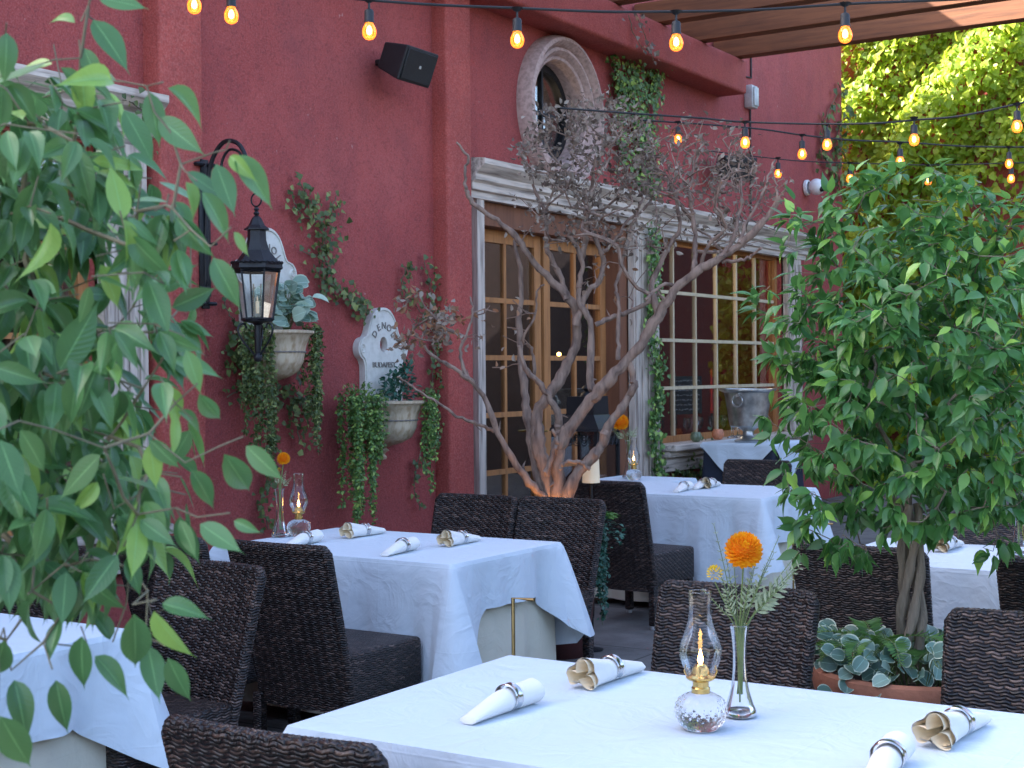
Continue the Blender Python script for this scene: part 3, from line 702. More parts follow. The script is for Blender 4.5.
vine('straggly ivy spilling from the ivy wall onto the end of the red facade', [
    [(838, 92), (826, 118), (822, 145), (830, 170), (840, 195)], [(846, 110), (836, 140), (838, 175)], [(822, 145), (816, 160)]], [50, 90, 30], .08, width=[.07, .08, .05])
vine('tiny dry vine on the corner of the left window cornice', [
    [(122, 98), (134, 104), (146, 118), (152, 150)]], [60], .04, width=.04, Y=WY-.14)

# ---- wall bracket and lantern
bx = 6.13
br = thing('wall_bracket', 'black wrought iron scroll bracket fixed to the red pilaster', 'bracket', (bx, WY-.13, 2.1))
def IB(pts, r, nm): 
    MB().tube(smoothpath(pts, 5), r, 8).build(nm, 'iron', br)
pl = MB().rbox((-.045, -.015, -.36), (.045, .0, .34), .006)
for s in (1, -1):
    for q in (-1, 1):
        cen = (q*.045, -.012, s*.40); pl.lathe([(.001, -.012), (.03, -.010), (.036, 0), (.03, .01), (.001, .012)], 10, cen)
    pl.rbox((-.03, -.018, min(s*.30, s*.43)), (.03, -.002, max(s*.30, s*.43)), .005)
pl.move((0, 0, .26)); pl.build('back_plate', 'iron', br)
hx = -.46  # reach out from the pilaster
def BL(pts): o_ = np.array([bx, WY-.13, 2.1]); return [at(a_, b_, X=bx)-o_ for a_, b_ in pts]
arm = BL([(193, 290), (200, 293), (206, 282), (206, 250), (207, 215), (208, 182), (213, 158), (224, 142), (237, 143), (245, 155), (247, 172), (250, 182), (258, 186), (264, 179), (260, 173), (257, 177)])
IB(arm, .013, 'arm')
IB(BL([(222, 178), (222, 162), (229, 150), (239, 152), (241, 160), (236, 164)]), .008, 'scroll')
IB(BL([(193, 262), (200, 268), (205, 280)]), .008, 'scroll')
IB([(0, -.0, .2), (0, -.10, .2)], .010, 'stay')
_l = at(258, 362, X=bx); lx, ly, lz = bx, float(_l[1]), float(_l[2])+.625*.84
def make_lantern(loc):
    t = thing('hanging_lantern', 'black hexagonal glass lantern hanging from the iron wall bracket', 'lantern', loc)
    c = MB(); MB()
    c.tube([(0, .045*math.cos(a), .46+.045*math.sin(a)) for a in np.linspace(0, 2*PI, 17)[:-1]], .006, 6, closed=True).build('ring', 'iron', t)
    hexa = lambda prof: MB().lathe(prof, 6)
    m = hexa([(.001, .415), (.012, .41), (.02, .395), (.01, .385), (.022, .37), (.012, .355), (.03, .34), (.055, .29), (.085, .265), (.085, .257), (.062, .255), (.064, .19), (.085, .12), (.145, .045), (.17, .03), (.175, .0), (.165, -.01), (.15, -.012), (.001, -.0)])
    m.tube([(.168*math.cos(a)*(1 if i % 2 else .985), .168*math.sin(a), .035+(.006 if i % 2 else 0)) for i, a in enumerate(np.linspace(0, 2*PI, 61)[:-1])], .008, 5, closed=True)
    m.build('roof', 'iron', t, ang=20)
    fr = MB()
    for i in range(6):
        a = i*PI/3; a2 = (i+1)*PI/3
        fr.tube([(.152*math.cos(a), .152*math.sin(a), -.01), (.105*math.cos(a), .105*math.sin(a), -.34)], .009, 4)
        fr.tube([(.152*math.cos(a), .152*math.sin(a), -.02), (.152*math.cos(a2), .152*math.sin(a2), -.02)], .009, 4)
        fr.tube([(.105*math.cos(a), .105*math.sin(a), -.34), (.105*math.cos(a2), .105*math.sin(a2), -.34)], .011, 4)
    fr.build('frame', 'iron', t)
    g = MB()
    for i in range(6):
        a = i*PI/3; a2 = a+PI/3
        q = [(.148*math.cos(a), .148*math.sin(a), -.02), (.148*math.cos(a2), .148*math.sin(a2), -.02), (.103*math.cos(a2), .103*math.sin(a2), -.335), (.103*math.cos(a), .103*math.sin(a), -.335)]; g.add(q, [(0, 1, 2, 3)])
    g.build('glass_pane', 'glass', t, smooth=False)
    MB().lathe([(.03, -.33), (.03, -.10)], 16).lathe([(.001, -.335), (.045, -.335), (.045, -.32), (.001, -.32)], 16).build('glass_chimney', 'glass', t)
    MB().lathe([(.001, -.30), (.012, -.30), (.014, -.22), (.001, -.215)], 10).lathe([(.001, -.215), (.006, -.21), (.004, -.19), (.0005, -.18)], 8).build('candle', 'candle', t)
    bs = MB().lathe([(.105, -.335), (.10, -.355), (.04, -.365), (.022, -.38), (.022, -.55), (.018, -.565), (.03, -.58), (.032, -.60), (.02, -.62), (.001, -.625)], 12)
    for i in range(3):
        a = i*2*PI/3+.5; ca, sa = math.cos(a), math.sin(a)
        bs.tube([(r*ca, r*sa, z) for r, z in smoothpath([(.075, -.40, 0), (.09, -.37, 0), (.125, -.38, 0), (.135, -.42, 0), (.105, -.48, 0), (.055, -.54, 0), (.02, -.58, 0)], 4)[:, :2]], .007, 5)
    bs.build('base', 'iron', t); t.scale = (.84, .84, .84); return t
make_lantern((lx, ly, lz-.0))

# ---- speakers, box, camera
def speaker(p, rz, tilt, label):
    t = thing('wall_speaker', label, 'speaker', p, rz, 'black speakers on the facade')
    pts = [(-.20, -.13), (-.145, .09), (.145, .09), (.20, -.13)]
    bm = bmesh.new(); R_ = Matrix.Rotation(tilt, 3, 'X')
    m = MB().prism([(-.19, -.12), (.19, -.12), (.19, .12), (-.19, .12)], -.13, .10)
    v = [];
    for x, y_, z in m.v: k = .74 if y_ > 0 else 1; q = R_ @ Vector((x*k, y_, z*k)); v.append(tuple(q))
    m.v = v; o = m.build('cabinet', 'blackp', t, smooth=False)
    bv = o.modifiers.new('b', 'BEVEL'); bv.width = .012; bv.segments = 2
    q = MB().rbox((-.172, -.139, -.102), (.172, -.132, .102), .003, 1); q.v = [tuple(R_ @ Vector(p_)) for p_ in q.v]; q.build('grille', 'blackp', t)
    q = MB().rbox((-.008, -.143, -.01), (.012, -.139, .01), .001, 1); q.v = [tuple(R_ @ Vector(p_)) for p_ in q.v]; q.build('badge', 'greybox', t)
    MB().tube([(0, .1, 0), (0, .2, .02)], .02, 8).lathe([(.001, 0), (.05, 0), (.05, .03)], 12, (0, .18, 0)).build('mount', 'blackp', t)
    return t
p = at(404, 62, Y=WY-.24); speaker(p, math.radians(2), math.radians(22), 'black loudspeaker tilted down on the red wall between the pilasters')
p = at(733, 166, Y=WY-.24); speaker(p, math.radians(-35), math.radians(20), 'black loudspeaker on the wall behind the dead tree branches, above the right window')
p = at(752, 97, Y=WY-.06); t = thing('electrical_box', 'small pale grey electrical box mounted on the red wall past the beam', 'electrical box', p)
MB().rbox((-.08, -.04, -.12), (.08, .06, .12), .02, 2).build('housing', 'greybox', t); MB().rbox((-.06, -.056, -.10), (.06, -.038, .10), .01, 2).build('cover', 'greybox', t)
p = at(815, 187, Y=WY-.12); t = thing('security_camera', 'white dome security camera on the red wall near the ivy', 'security camera', p)
MB().lathe([(.001, .11), (.09, .11), (.09, .08), (.07, .07)], 20).build('mount', 'ceramic', t); t.children[0].rotation_euler = (-PI/2, 0, 0)
MB().sphere((0, -.02, 0), .095, 20, 12).build('dome', 'ceramic', t); MB().sphere((-.03, -.095, -.03), .038, 14, 8).build('lens', 'lens', t)
p = at(745, 180, Y=WY-.08)

# ================================================================== furniture
CH_G = 'dark wicker chairs at the tables'
def make_chair():
    t = thing('wicker_chair', 'x', 'chair', (0, 0, 0), 0, CH_G)
    # back: slight lean and concave curve; faces +X
    W_, zb, zt = .243, .22, .875
    def back(u, v, side):
        yy = (u-.5)*2*W_*(.93+.07*v); z = zb+(zt-zb)*v
        x = -.225-.165*max(0, (z-.28))/.60+.022*(2*(u-.5))**2
        return (x+side*.019, yy, z)
    nu, nv = 14, 14; mb = MB()
    a = [back(i/nu, j/nv, 1) for i in range(nu+1) for j in range(nv+1)]; b_ = [back(i/nu, j/nv, -1) for i in range(nu+1) for j in range(nv+1)]
    k = nv+1; n0 = len(a); fs = []
    for i in range(nu):
        for j in range(nv): q = (i*k+j, (i+1)*k+j, (i+1)*k+j+1, i*k+j+1); fs.append(q); fs.append(tuple(x+n0 for x in q[::-1]))
    for i in range(nu): fs.append((i*k, i*k+n0, (i+1)*k+n0, (i+1)*k)); fs.append((i*k+nv, (i+1)*k+nv, (i+1)*k+nv+n0, i*k+nv+n0))
    for j in range(nv): fs.append((j, j+1, j+1+n0, j+n0)); fs.append((nu*k+j, nu*k+j+n0, nu*k+j+1+n0, nu*k+j+1))
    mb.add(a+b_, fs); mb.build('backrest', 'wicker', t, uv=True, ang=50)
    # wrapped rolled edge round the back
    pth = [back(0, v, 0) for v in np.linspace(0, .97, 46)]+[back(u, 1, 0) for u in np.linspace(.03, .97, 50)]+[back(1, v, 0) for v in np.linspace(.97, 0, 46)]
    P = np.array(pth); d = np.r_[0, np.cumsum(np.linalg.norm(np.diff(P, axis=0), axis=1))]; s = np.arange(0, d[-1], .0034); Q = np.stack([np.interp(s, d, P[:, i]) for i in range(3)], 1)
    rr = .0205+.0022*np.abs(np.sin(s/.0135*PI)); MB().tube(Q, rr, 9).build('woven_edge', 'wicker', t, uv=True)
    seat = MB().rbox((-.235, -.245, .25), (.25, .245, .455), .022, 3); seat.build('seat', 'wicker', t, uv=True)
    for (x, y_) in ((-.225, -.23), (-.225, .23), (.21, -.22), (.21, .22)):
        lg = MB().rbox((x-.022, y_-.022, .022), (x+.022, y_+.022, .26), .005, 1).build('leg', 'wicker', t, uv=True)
        MB().lathe([(.001, 0), (.018, 0), (.02, .006), (.018, .024), (.001, .024)], 12, (x, y_, 0)).build('foot_glide', 'glide', lg)
    return t
chair0 = make_chair(); used = [0]
def chair(topx, yc, face, label, tilt=0):
    """topx: X of the back's top edge; face +1 looks towards +X"""
    loc = (topx+face*.365, yc, 0); rz = (0 if face > 0 else PI)+tilt
    if not used[0]: used[0] = 1; chair0.location = loc; chair0.rotation_euler[2] = rz; chair0['label'] = label; return chair0
    return dup(chair0, loc, rz, label)
chair(2.02, 1.83, 1, 'dark wicker chair cut by the bottom edge, only its woven top rim showing', math.radians(2))
chair(3.72, 3.62, -1, 'dark wicker chair behind the left white table, its slanted back beside green leaves', math.radians(-2))
chair(3.80, 4.56, -1, 'dark wicker chair mostly hidden by the left foreground leaves, below the left window sill')
chair(4.28, 3.79, 1, 'dark wicker chair with its seat showing, pulled up to the table with four rolled napkins')
chair(4.26, 4.42, 1, 'dark wicker chair half hidden by leaves, under the vase with one orange flower')
chair(6.45, 4.31, -1, 'dark wicker chair in front of the red pilaster behind the napkin table')
chair(6.48, 3.80, -1, 'dark wicker chair directly in front of the dead tree')
chair(7.66, 4.14, 1, 'dark wicker chair right of the dead tree at the back table', math.radians(-5))
chair(9.87, 4.13, -1, 'dark wicker chair in front of the draped wine stand, far side of the back table')
chair(4.085, 1.78, -1, 'brown wicker chair directly behind the vase of orange flowers')
chair(3.99, .86, -1, 'brown wicker chair at the right edge beside the terracotta planter')
chair(5.25, 1.80, 1, 'near black wicker chair behind the potted ficus trunk')
chair(5.19, 1.02, 1, 'near black wicker chair cut by the right edge, in front of the right hand table')
chair(6.68, 1.60, -1, 'dark wicker chair on the far side of the right hand table, under the ficus leaves')

# ---- tables
def cloth_mesh(x0, x1, y0, y1, hangs, corner, flare, z=.75, rip=.012, seed=0, nrow=22, slope=.0):
    """table cover: flat top plus four draped sides with cone folds at the corners. hangs: (-x, +x, -y, +y)"""
    R0 = np.random.default_rng(seed); r = .010; seg = []
    def side(p, q, nvec, h, sid):
        L = math.dist(p, q); n_ = int(L/.012)
        for i in range(n_+1):
            t = i/n_; seg.append(((p[0]+(q[0]-p[0])*t, p[1]+(q[1]-p[1])*t), nvec, h, min(t, 1-t)*L, sid, t*L))
    def arc(c, a0, h0, h1, sid):
        for i in range(1, 8):
            a = a0+PI/2*i/8; seg.append(((c[0]+r*math.cos(a), c[1]+r*math.sin(a)), (math.cos(a), math.sin(a)), h0+(h1-h0)*i/8, 0, 10+sid, 0))
    hx0, hx1, hy0, hy1 = hangs
    side((x0+r, y0), (x1-r, y0), (0, -1), hy0, 0); arc((x1-r, y0+r), -PI/2, hy0, hx1, 0)
    side((x1, y0+r), (x1, y1-r), (1, 0), hx1, 1); arc((x1-r, y1-r), 0, hx1, hy1, 1)
    side((x1-r, y1), (x0+r, y1), (0, 1), hy1, 2); arc((x0+r, y1-r), PI/2, hy1, hx0, 2)
    side((x0, y1-r), (x0, y0+r), (-1, 0), hx0, 3); arc((x0+r, y0+r), PI, hx0, hy0, 3)
    n_ = len(seg); vs = []; ph = R0.uniform(0, 6, 8)
    for k in range(nrow+1):
        t = k/nrow
        for i, (p, nv_, h, dl, sid, s) in enumerate(seg):
            c = max(0, 1-dl/.20); cc = max(0, 1-dl/.06)
            hh = h+(corner-h)*max(0, 1-dl/.24) if corner > h else h
            fold = rip*t**.8*(math.sin(s*17+ph[sid % 4])+.6*math.sin(s*41+ph[4+sid % 4]))*(1-c)
            out = .006+.022*t+flare*(c*t**.8*.55+cc*t*.45)+fold+slope*t
            # sides just beside a corner tuck in, making the cone
            tuck = -.035*t*math.exp(-((dl-.19)/.07)**2)
            drop = hh*t; rr_ = min(1, drop/.015)
            vs.append((p[0]+nv_[0]*(out+tuck)*rr_, p[1]+nv_[1]*(out+tuck)*rr_, max(.015, z-drop)))
    fs = [(k*n_+i, k*n_+(i+1) % n_, (k+1)*n_+(i+1) % n_, (k+1)*n_+i) for k in range(nrow) for i in range(n_)]
    mb = MB().add(vs, fs)
    # top as inner loop grid
    cx, cy = (x0+x1)/2, (y0+y1)/2; o = len(mb.v); rings = [.985, .9, .75, .5, .25]; prev = 0
    for q in rings:
        base = len(mb.v)
        for (p, *_r) in seg: mb.v.append((cx+(p[0]-cx)*q, cy+(p[1]-cy)*q, z+.0015+.0012*math.sin(p[0]*9*q+ph[0])*math.sin(p[1]*7*q+ph[1])))
        mb.f += [(prev+i, base+i, base+(i+1) % n_, prev+(i+1) % n_) for i in range(n_)]; prev = base
    mb.f.append(tuple(prev+i for i in range(n_)))
    return mb
def table(x0, x1, y0, y1, where, hangs, corner, flare, skirt=True, seed=1, rip=.010):
    cx, cy = (x0+x1)/2, (y0+y1)/2
    t = thing('dining_table', 'rectangular dining table '+where.replace('of the ', 'serving as the ', 1), 'table', (cx, cy, 0), 0, 'dining tables under white cloths')
    a, b_ = (x1-x0)/2-.012, (y1-y0)/2-.012
    MB().rbox((-a, -b_, .715), (a, b_, .744), .006).build('tabletop', 'redwood', t)
    for s in (-1, 1):
        MB().lathe([(.001, 0), (.22, 0), (.22, .02), (.06, .05), (.035, .1), (.035, .71), (.12, .714)], 20, (0, s*b_*.55, 0)).build('pedestal', 'iron', t)
    def local(mb): return mb.move((-cx, -cy, 0))
    if skirt:
        o = local(cloth_mesh(x0+.03, x1-.03, y0+.03, y1-.03, (.70, .70, .70, .70), .70, .0, .7465, .005, seed+9)).build('table_skirt', 'skirt', ang=60); o.location = (cx, cy, 0)
        tag(o, 'cream underskirt reaching the floor, '+where, 'tablecloth', 'cream table skirts')
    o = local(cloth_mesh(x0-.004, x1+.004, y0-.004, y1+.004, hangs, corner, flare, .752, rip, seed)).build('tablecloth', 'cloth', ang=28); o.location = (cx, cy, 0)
    tag(o, 'white tablecloth '+where, 'tablecloth', 'white tablecloths'); return t
TZ = .754
table(2.50, 3.44, -.15, 2.19, 'of the nearest table with the oil lamp and orange flowers', (.52, .5, .30, .30), .48, .10, seed=3)
table(4.95, 5.85, 3.44, 4.78, 'of the middle table with four rolled napkins', (.58, .5, .22, .22), .43, .13, seed=5)
table(2.22, 3.20, 3.44, 4.80, 'of the left table under the overhanging ficus leaves', (.4, .3, .26, .26), .42, .13, seed=6)
table(8.42, 9.36, 3.50, 4.82, 'of the back table right of the dead tree', (.55, .5, .30, .3), .44, .12, seed=8)
table(5.82, 6.72, -.2, 2.16, 'of the right hand table behind the ficus', (.55, .4, .3, .3), .46, .12, seed=10)
# little table by the door
p = at(648, 481, Z=.75)
table(p[0]-.38, p[0]+.38, p[1]-.2, p[1]+.42, 'of the small far table between door and window', (.3, .3, .3, .3), .42, .08, skirt=False, seed=12)
fartab = p
# care label on middle cloth
lb = MB().box((-.001, -.012, -.02), (.001, .012, .02)).build('care_label', 'tag'); 
q = at(592, 638, D=5.3); lb.location = q; bpy.data.objects.remove(lb)

# ---- brass rods at the tables
def rod(loc, h, bar, rz, label):
    t = thing('brass_rod_stand', label, 'stand', loc, rz, 'thin brass rod stands')
    MB().tube([(0, 0, .012), (0, 0, h), (0, -bar, h), (0, -bar, h-.0)], .0065, 8).build('rod', 'goldrod', t)
    MB().lathe([(.001, 0), (.08, 0), (.08, .008), (.01, .012), (.001, .014)], 20).build('foot', 'goldrod', t)
q = at(513, 598, D=4.98); rod((q[0], q[1], 0), q[2], .085, 0, 'thin brass rod with bent top beside the middle table')
q = at(793, 522, D=8.4); rod((q[0], q[1], 0), q[2], .24, 0, 'thin brass rod with bent top beside the back table')

# ---- napkins
def make_napkin(kind):
    t = thing('rolled_napkin', 'x', 'napkin', (0, 0, 0), 0, 'rolled napkins in metal rings')
    mb = MB(); nu, nv = 26, 48; L = .235
    def fn(u, v):
        a = 2*PI*v; x = (u-.5)*L
        if kind == 'fan':
            s = max(0, (.42-u)/.42); e_ = max(0, (u-.5)/.5)
            ry = .0235+.017*s**1.2-.004*e_; rz_ = .022+.009*s-.011*e_
            m = 1-.30*s**.7*abs(math.sin(1.5*a+.4))**3-.10*e_*abs(math.sin(3*a))
        else:
            s = max(0, (u-.6)/.4); e_ = max(0, (.5-u)/.5)
            ry = .0235+.005*s-.006*e_**1.2; rz_ = .0215+.002*s-.0145*e_**1.1
            m = 1-.05*abs(math.sin(2*a))
        return (x, ry*m*math.cos(a), max(.0008, rz_*(1+math.sin(a)*m)))
    mb.grid(nu, nv, fn)
    mb.f.append(tuple(range(0, nv)) if kind != 'fan' else tuple(nu*(nv+1)+j for j in range(nv)))
    inner = MB()
    if kind == 'fan':
        inner.grid(8, nv, lambda u, v: (fn(u*.40, v)[0]+.003, fn(u*.40, v)[1]*.90, .024+(fn(u*.40, v)[2]-.024)*.90))
        def rose(u, v):
            a = 2*PI*v; q = abs(math.cos(1.5*a+.5)); R_ = (.034-.016*u)*(.22+.78*q**.8)*(1+.12*math.sin(5*a))
            return (-.125+u*.085-.006*(1-q)*(1-u), R_*1.12*math.cos(a), max(.0016, .0275-.004*u+R_*.86*math.sin(a)))
        inner.grid(8, 120, rose)
    else:
        inner.grid(3, 60, lambda u, v: (L/2-.001-u*.05, (.006+.016*v)*math.cos(6*PI*v), .0225+(.006+.014*v)*math.sin(6*PI*v)))
    inner.build('inner_fold', 'napkinin', t, ang=80)
    o = mb.build('cloth', 'napkin', t, ang=80)
    rg = MB(); cx_ = -.002 if kind == 'fan' else .028; n_ = 36; vs = []; prof = [(.0252, -.0125), (.0272, -.010), (.0262, -.007), (.0262, .007), (.0272, .010), (.0252, .0125), (.0243, .010), (.0243, -.010)]
    for i in range(n_):
        a = 2*PI*i/n_
        for r, x in prof: vs.append((cx_+x, r*math.cos(a), .0255+r*.93*math.sin(a)))
    k = len(prof); rg.add(vs, [(i*k+j, ((i+1) % n_)*k+j, ((i+1) % n_)*k+(j+1) % k, i*k+(j+1) % k) for i in range(n_) for j in range(k)]); rg.build('napkin_ring', 'steel', t)
    return t
NF, NR = make_napkin('fan'), make_napkin('roll'); nused = {}
def napkin(kind, a, b_, label):
    """a, b_: pixels of the open/left end and the other end on the table top"""
    p, q = at(*a, Z=TZ+.02), at(*b_, Z=TZ+.02); c = (p+q)/2; d = q-p; rz = math.atan2(d[1], d[0]); src = NF if kind == 'fan' else NR
    s = .92+.03*len(nused)/10
    if kind not in nused: nused[kind] = 1; o = src; o.location = (c[0], c[1], TZ+.001); o.rotation_euler[2] = rz
    else: o = dup(src, (c[0], c[1], TZ+.001), rz)
    o['label'] = label; o.scale = (1.10, 1.28, 1.28); return o
napkin('roll', (450, 722), (548, 690), 'ivory rolled napkin nearest the left front edge of the nearest table')
napkin('fan', (575, 684), (645, 662), 'ivory rolled napkin with open folds near the far corner of the nearest table')
napkin('fan', (930, 742), (985, 714), 'ivory napkin with ruffled open end near the right end of the nearest table')
napkin('roll', (866, 790), (902, 746), 'ivory napkin cut by the bottom edge, with its steel ring facing the viewer')
napkin('fan', (343, 535), (386, 529), 'ivory rolled napkin at the back of the middle table, open end left')
napkin('roll', (373, 555), (424, 543), 'ivory rolled napkin near the front edge of the middle table')
napkin('fan', (439, 544), (483, 536), 'ivory rolled napkin nearest the right end of the middle table')
napkin('roll', (276, 546), (327, 536), 'ivory rolled napkin beside the oil lamp of the middle table')
napkin('roll', (667, 492), (697, 485), 'small distant rolled napkin on the left of the back table')
napkin('fan', (700, 487), (723, 482), 'small distant rolled napkin with open end on the back table')
napkin('fan', (936, 549), (962, 541), 'ivory napkin with open folds on the right hand table behind the ficus')
napkin('roll', (690, 488), (712, 483), 'small distant rolled napkin lying between two others on the back table')

# ---- oil lamps
def make_lamp(label, loc, s=1):
    t = thing('oil_lamp', label, 'oil lamp', loc, 0, 'clear glass oil lamps'); t.scale = (s, s, s)
    prof = [(.001, .004), (.034, .0), (.044, .004), (.052, .016), (.060, .035), (.0615, .052), (.055, .072), (.038, .086), (.022, .091), (.018, .10)]
    P = smoothpath([(r, z, 0) for r, z in prof], 4)[:, :2]
    def mod(a, z): return 1+.075*abs(math.sin(a*9+z*150))*abs(math.sin(-a*9+z*150))*(1 if .01 < z < .08 else 0)
    MB().lathe([tuple(q) for q in P], 144, mod=mod).build('font', 'cut', t, ang=180)
    MB().lathe([(.019, .088), (.023, .090), (.023, .102), (.020, .106), (.020, .118), (.031, .122), (.036, .126), (.036, .130), (.030, .134), (.024, .136), (.020, .150), (.012, .160), (.006, .162), (.006, .15)], 28).build('burner', 'brass', t, ang=25)
    pr = MB()
    for i in range(4):
        a = i*PI/2+.4; pr.tube([(.033*math.cos(a), .033*math.sin(a), .128), (.040*math.cos(a), .040*math.sin(a), .142), (.036*math.cos(a), .036*math.sin(a), .158)], .0018, 5)
    pr.build('prong', 'brass', t)
    MB().tube([(.02, 0, .112), (.055, 0, .112)], .002, 6).lathe([(.001, 0), (.009, .001), (.009, .004), (.001, .005)], 12, (.056, 0, .110)).build('wick_knob', 'brass', t)
    cp = smoothpath([(r, z, 0) for r, z in [(.035, .131), (.038, .145), (.048, .167), (.052, .190), (.049, .212), (.038, .242), (.030, .268), (.0275, .29), (.0275, .32), (.0285, .340)]], 4)[:, :2]
    MB().lathe([tuple(q) for q in cp], 48).tube([(cp[-1][0]*math.cos(a), cp[-1][0]*math.sin(a), cp[-1][1]) for a in np.linspace(0, 2*PI, 33)[:-1]], .0012, 5, closed=True).build('glass_chimney', 'glass', t, ang=180)
    MB().lathe([(.0005, .16), (.005, .164), (.007, .172), (.0045, .183), (.0005, .198)], 12).build('flame', 'flame', t)
    return t
q = at(701, 729, Z=TZ); lampA = make_lamp('lit clear glass oil lamp with brass burner on the nearest table', (q[0], q[1], TZ), .90)
L2 = at(302, 536, Z=TZ)
o = dup(lampA, (L2[0]-.0, L2[1]+.02, TZ), .7, 'small lit oil lamp on the middle table beside the thin vase')
o = dup(lampA, (fartab[0]-.03, fartab[1]+.1, TZ), .3, 'tiny distant lit oil lamp on the small far table by the vine'); 

# ---- vases and flowers
def make_vase(label, loc, s=1):
    t = thing('glass_vase', label, 'vase', loc, 0, 'clear glass bud vases'); t.scale = (s, s, s)
    pr = smoothpath([(r, z, 0) for r, z in [(.040, .002), (.041, .012), (.032, .035), (.022, .070), (.0175, .11), (.0165, .15), (.019, .19), (.024, .225)]], 5)[:, :2]
    MB().lathe([(.001, .001)]+[tuple(q) for q in pr], 48).tube([(.024*math.cos(a), .024*math.sin(a), .225) for a in np.linspace(0, 2*PI, 33)[:-1]], .0013, 5, closed=True).build('body', 'glass', t, ang=180)
    MB().lathe([(.001, .002), (.038, .003), (.0385, .010), (.030, .017), (.001, .018)], 32).build('base', 'cut', t)
    return t
def dahlia(c, r, axis, parent, mat='petal', nm='flower_head', n=170):
    P, D, Nn = [], [], []; axis = nrm(axis); a = nrm(np.cross(axis, (1, .3, .2))); b_ = np.cross(axis, a)
    for i in range(n):
        ph = i*2.39996; th = math.acos(1-1.62*(i+.5)/n); d = axis*math.cos(th)+(a*math.cos(ph)+b_*math.sin(ph))*math.sin(th)
        P.append(c+d*r*.62); D.append(d+axis*.15); Nn.append(axis-d*.5+np.array([1e-3, 0, 0]))
    return leaves(nm, mat, 'small', P, D, Nn, r*.46, None, parent, np.full(n, -.9))
def bouquet(loc, s, label, fl, sprigs, buds=(), seed=0):
    t = thing('flower_stems', label, 'flowers', loc, 0, 'orange flower sprigs in vases'); t.scale = (s, s, s); mb = MB(); R = np.random.default_rng(seed)
    for (x, y_, z, r) in fl:
        mb.tube(smoothpath([(0.0, 0, .03), (.002, 0, .2), (x*.6, y_*.6, .2+(z-.2)*.55), (x, y_, z-r*.5)], 6), .0024, 6)
        MB().sphere((x, y_, z), r*.66, 14, 10).build('flower_core', 'petal', t)
        dahlia(np.array([x, y_, z]), r, (-.45, -.25, .75), t)
    for (x, y_, z, r) in buds:
        mb.tube(smoothpath([(-.003, 0, .06), (0, 0, .2), (x*.7, y_*.7, .2+(z-.2)*.6), (x, y_, z-r)], 6), .0016, 5); dahlia(np.array([x, y_, z]), r, (-.3, 0, .9), t, 'bud', 'flower_bud', 50)
    P, D, Nn, L = [], [], [], []
    for (x, y_, z, w_) in sprigs:
        pth = smoothpath([(R.uniform(-.006, .006), R.uniform(-.006, .006), .05), (x*.12, y_*.12, .21), (x*.55, y_*.55, .21+(z-.21)*.55), (x, y_, z)], 10); mb.tube(pth, np.linspace(.0019, .0008, len(pth)), 5)
        k0 = int(len(pth)*.50)
        side = nrm(np.cross(pth[-1]-pth[k0], fwd))
        for k in range(k0, len(pth)):
            tt = (k-k0)/(len(pth)-k0); dr = nrm(pth[min(k+1, len(pth)-1)]-pth[k-1])
            if k % 2: continue
            for sg in (-1, 1):
                for sub in (0,):
                    P.append(pth[k]+(pth[k]-pth[k-1])*sub); D.append(dr*.8+side*sg+R.normal(0, .12, 3)); Nn.append(np.cross(dr, side)*1.0+R.normal(0, .25, 3)); L.append(w_*(1-.6*tt)*(.7+.3*math.sin(PI*min(1, tt*1.4+.2))))
    mb.build('stems', 'stem', t); leaves('greenery', 'sage', 'narrow', P, D, Nn, L, None, t)
    return t
# offsets are in camera-right (r) / towards wall etc; convert helper
def off(r, z, dpt=0): v = rt0*r+np.array([fwd[0], fwd[1], 0])*dpt; return (v[0], v[1], z)
def spr(lst): return [(*off(r, z, d), w_) for r, z, d, w_ in lst]
q = at(740, 716, Z=TZ); make_vase('clear glass vase holding the large orange dahlia on the nearest table', (q[0], q[1], TZ+.0005), .93)
bouquet((q[0], q[1], TZ+.004), .93, 'orange dahlia with yellow bud and pale sage fern leaves in the nearest vase',
        spr([(.012, .405, 0, .046)]), spr([(-.060, .47, .01, .022), (-.050, .36, 0, .022), (.150, .36, .01, .044), (.055, .41, .02, .026), (.085, .40, -.01, .028), (.145, .37, .0, .040), (.115, .33, -.02, .034), (.135, .345, .02, .03), (-.03, .40, .03, .02), (.03, .36, -.02, .026), (-.09, .31, .0, .012), (.07, .36, .03, .028), (-.015, .44, .02, .014), (.15, .40, .01, .014), (.10, .44, .0, .014), (.02, .33, .03, .02), (-.04, .30, -.01, .02)]),
        spr([(-.060, .350, 0, .021)]))
q2 = at(280, 537, Z=TZ); make_vase('clear glass vase with one orange flower on the middle table', (q2[0], q2[1], TZ+.0005), 1.05)
bouquet((q2[0], q2[1], TZ+.004), 1.05, 'single orange flower with thin greens in the middle table vase', spr([(.02, .36, 0, .030)]), spr([(-.02, .30, 0, .02), (.03, .30, 0, .02), (.05, .27, .02, .02)]), spr([(0, .31, 0, .010)]), seed=2)
q3 = at(626, 479, Z=TZ); make_vase('distant clear vase with orange flower on the small far table', (q3[0]+.05, q3[1]+.0, TZ+.0005), 1.25)
bouquet((q3[0]+.05, q3[1], TZ+.004), 1.25, 'distant orange flower with tulip like leaves on the small far table', spr([(-.05, .33, 0, .05)]), spr([(-.09, .28, 0, .03), (.05, .30, 0, .03), (.01, .30, .02, .03)]), spr([(-.08, .29, 0, .012)]), seed=3)
q4 = at(1019, 556, Z=TZ); make_vase('clear glass vase at the right edge on the right hand table', (q4[0], q4[1], TZ+.0005), 1.1)
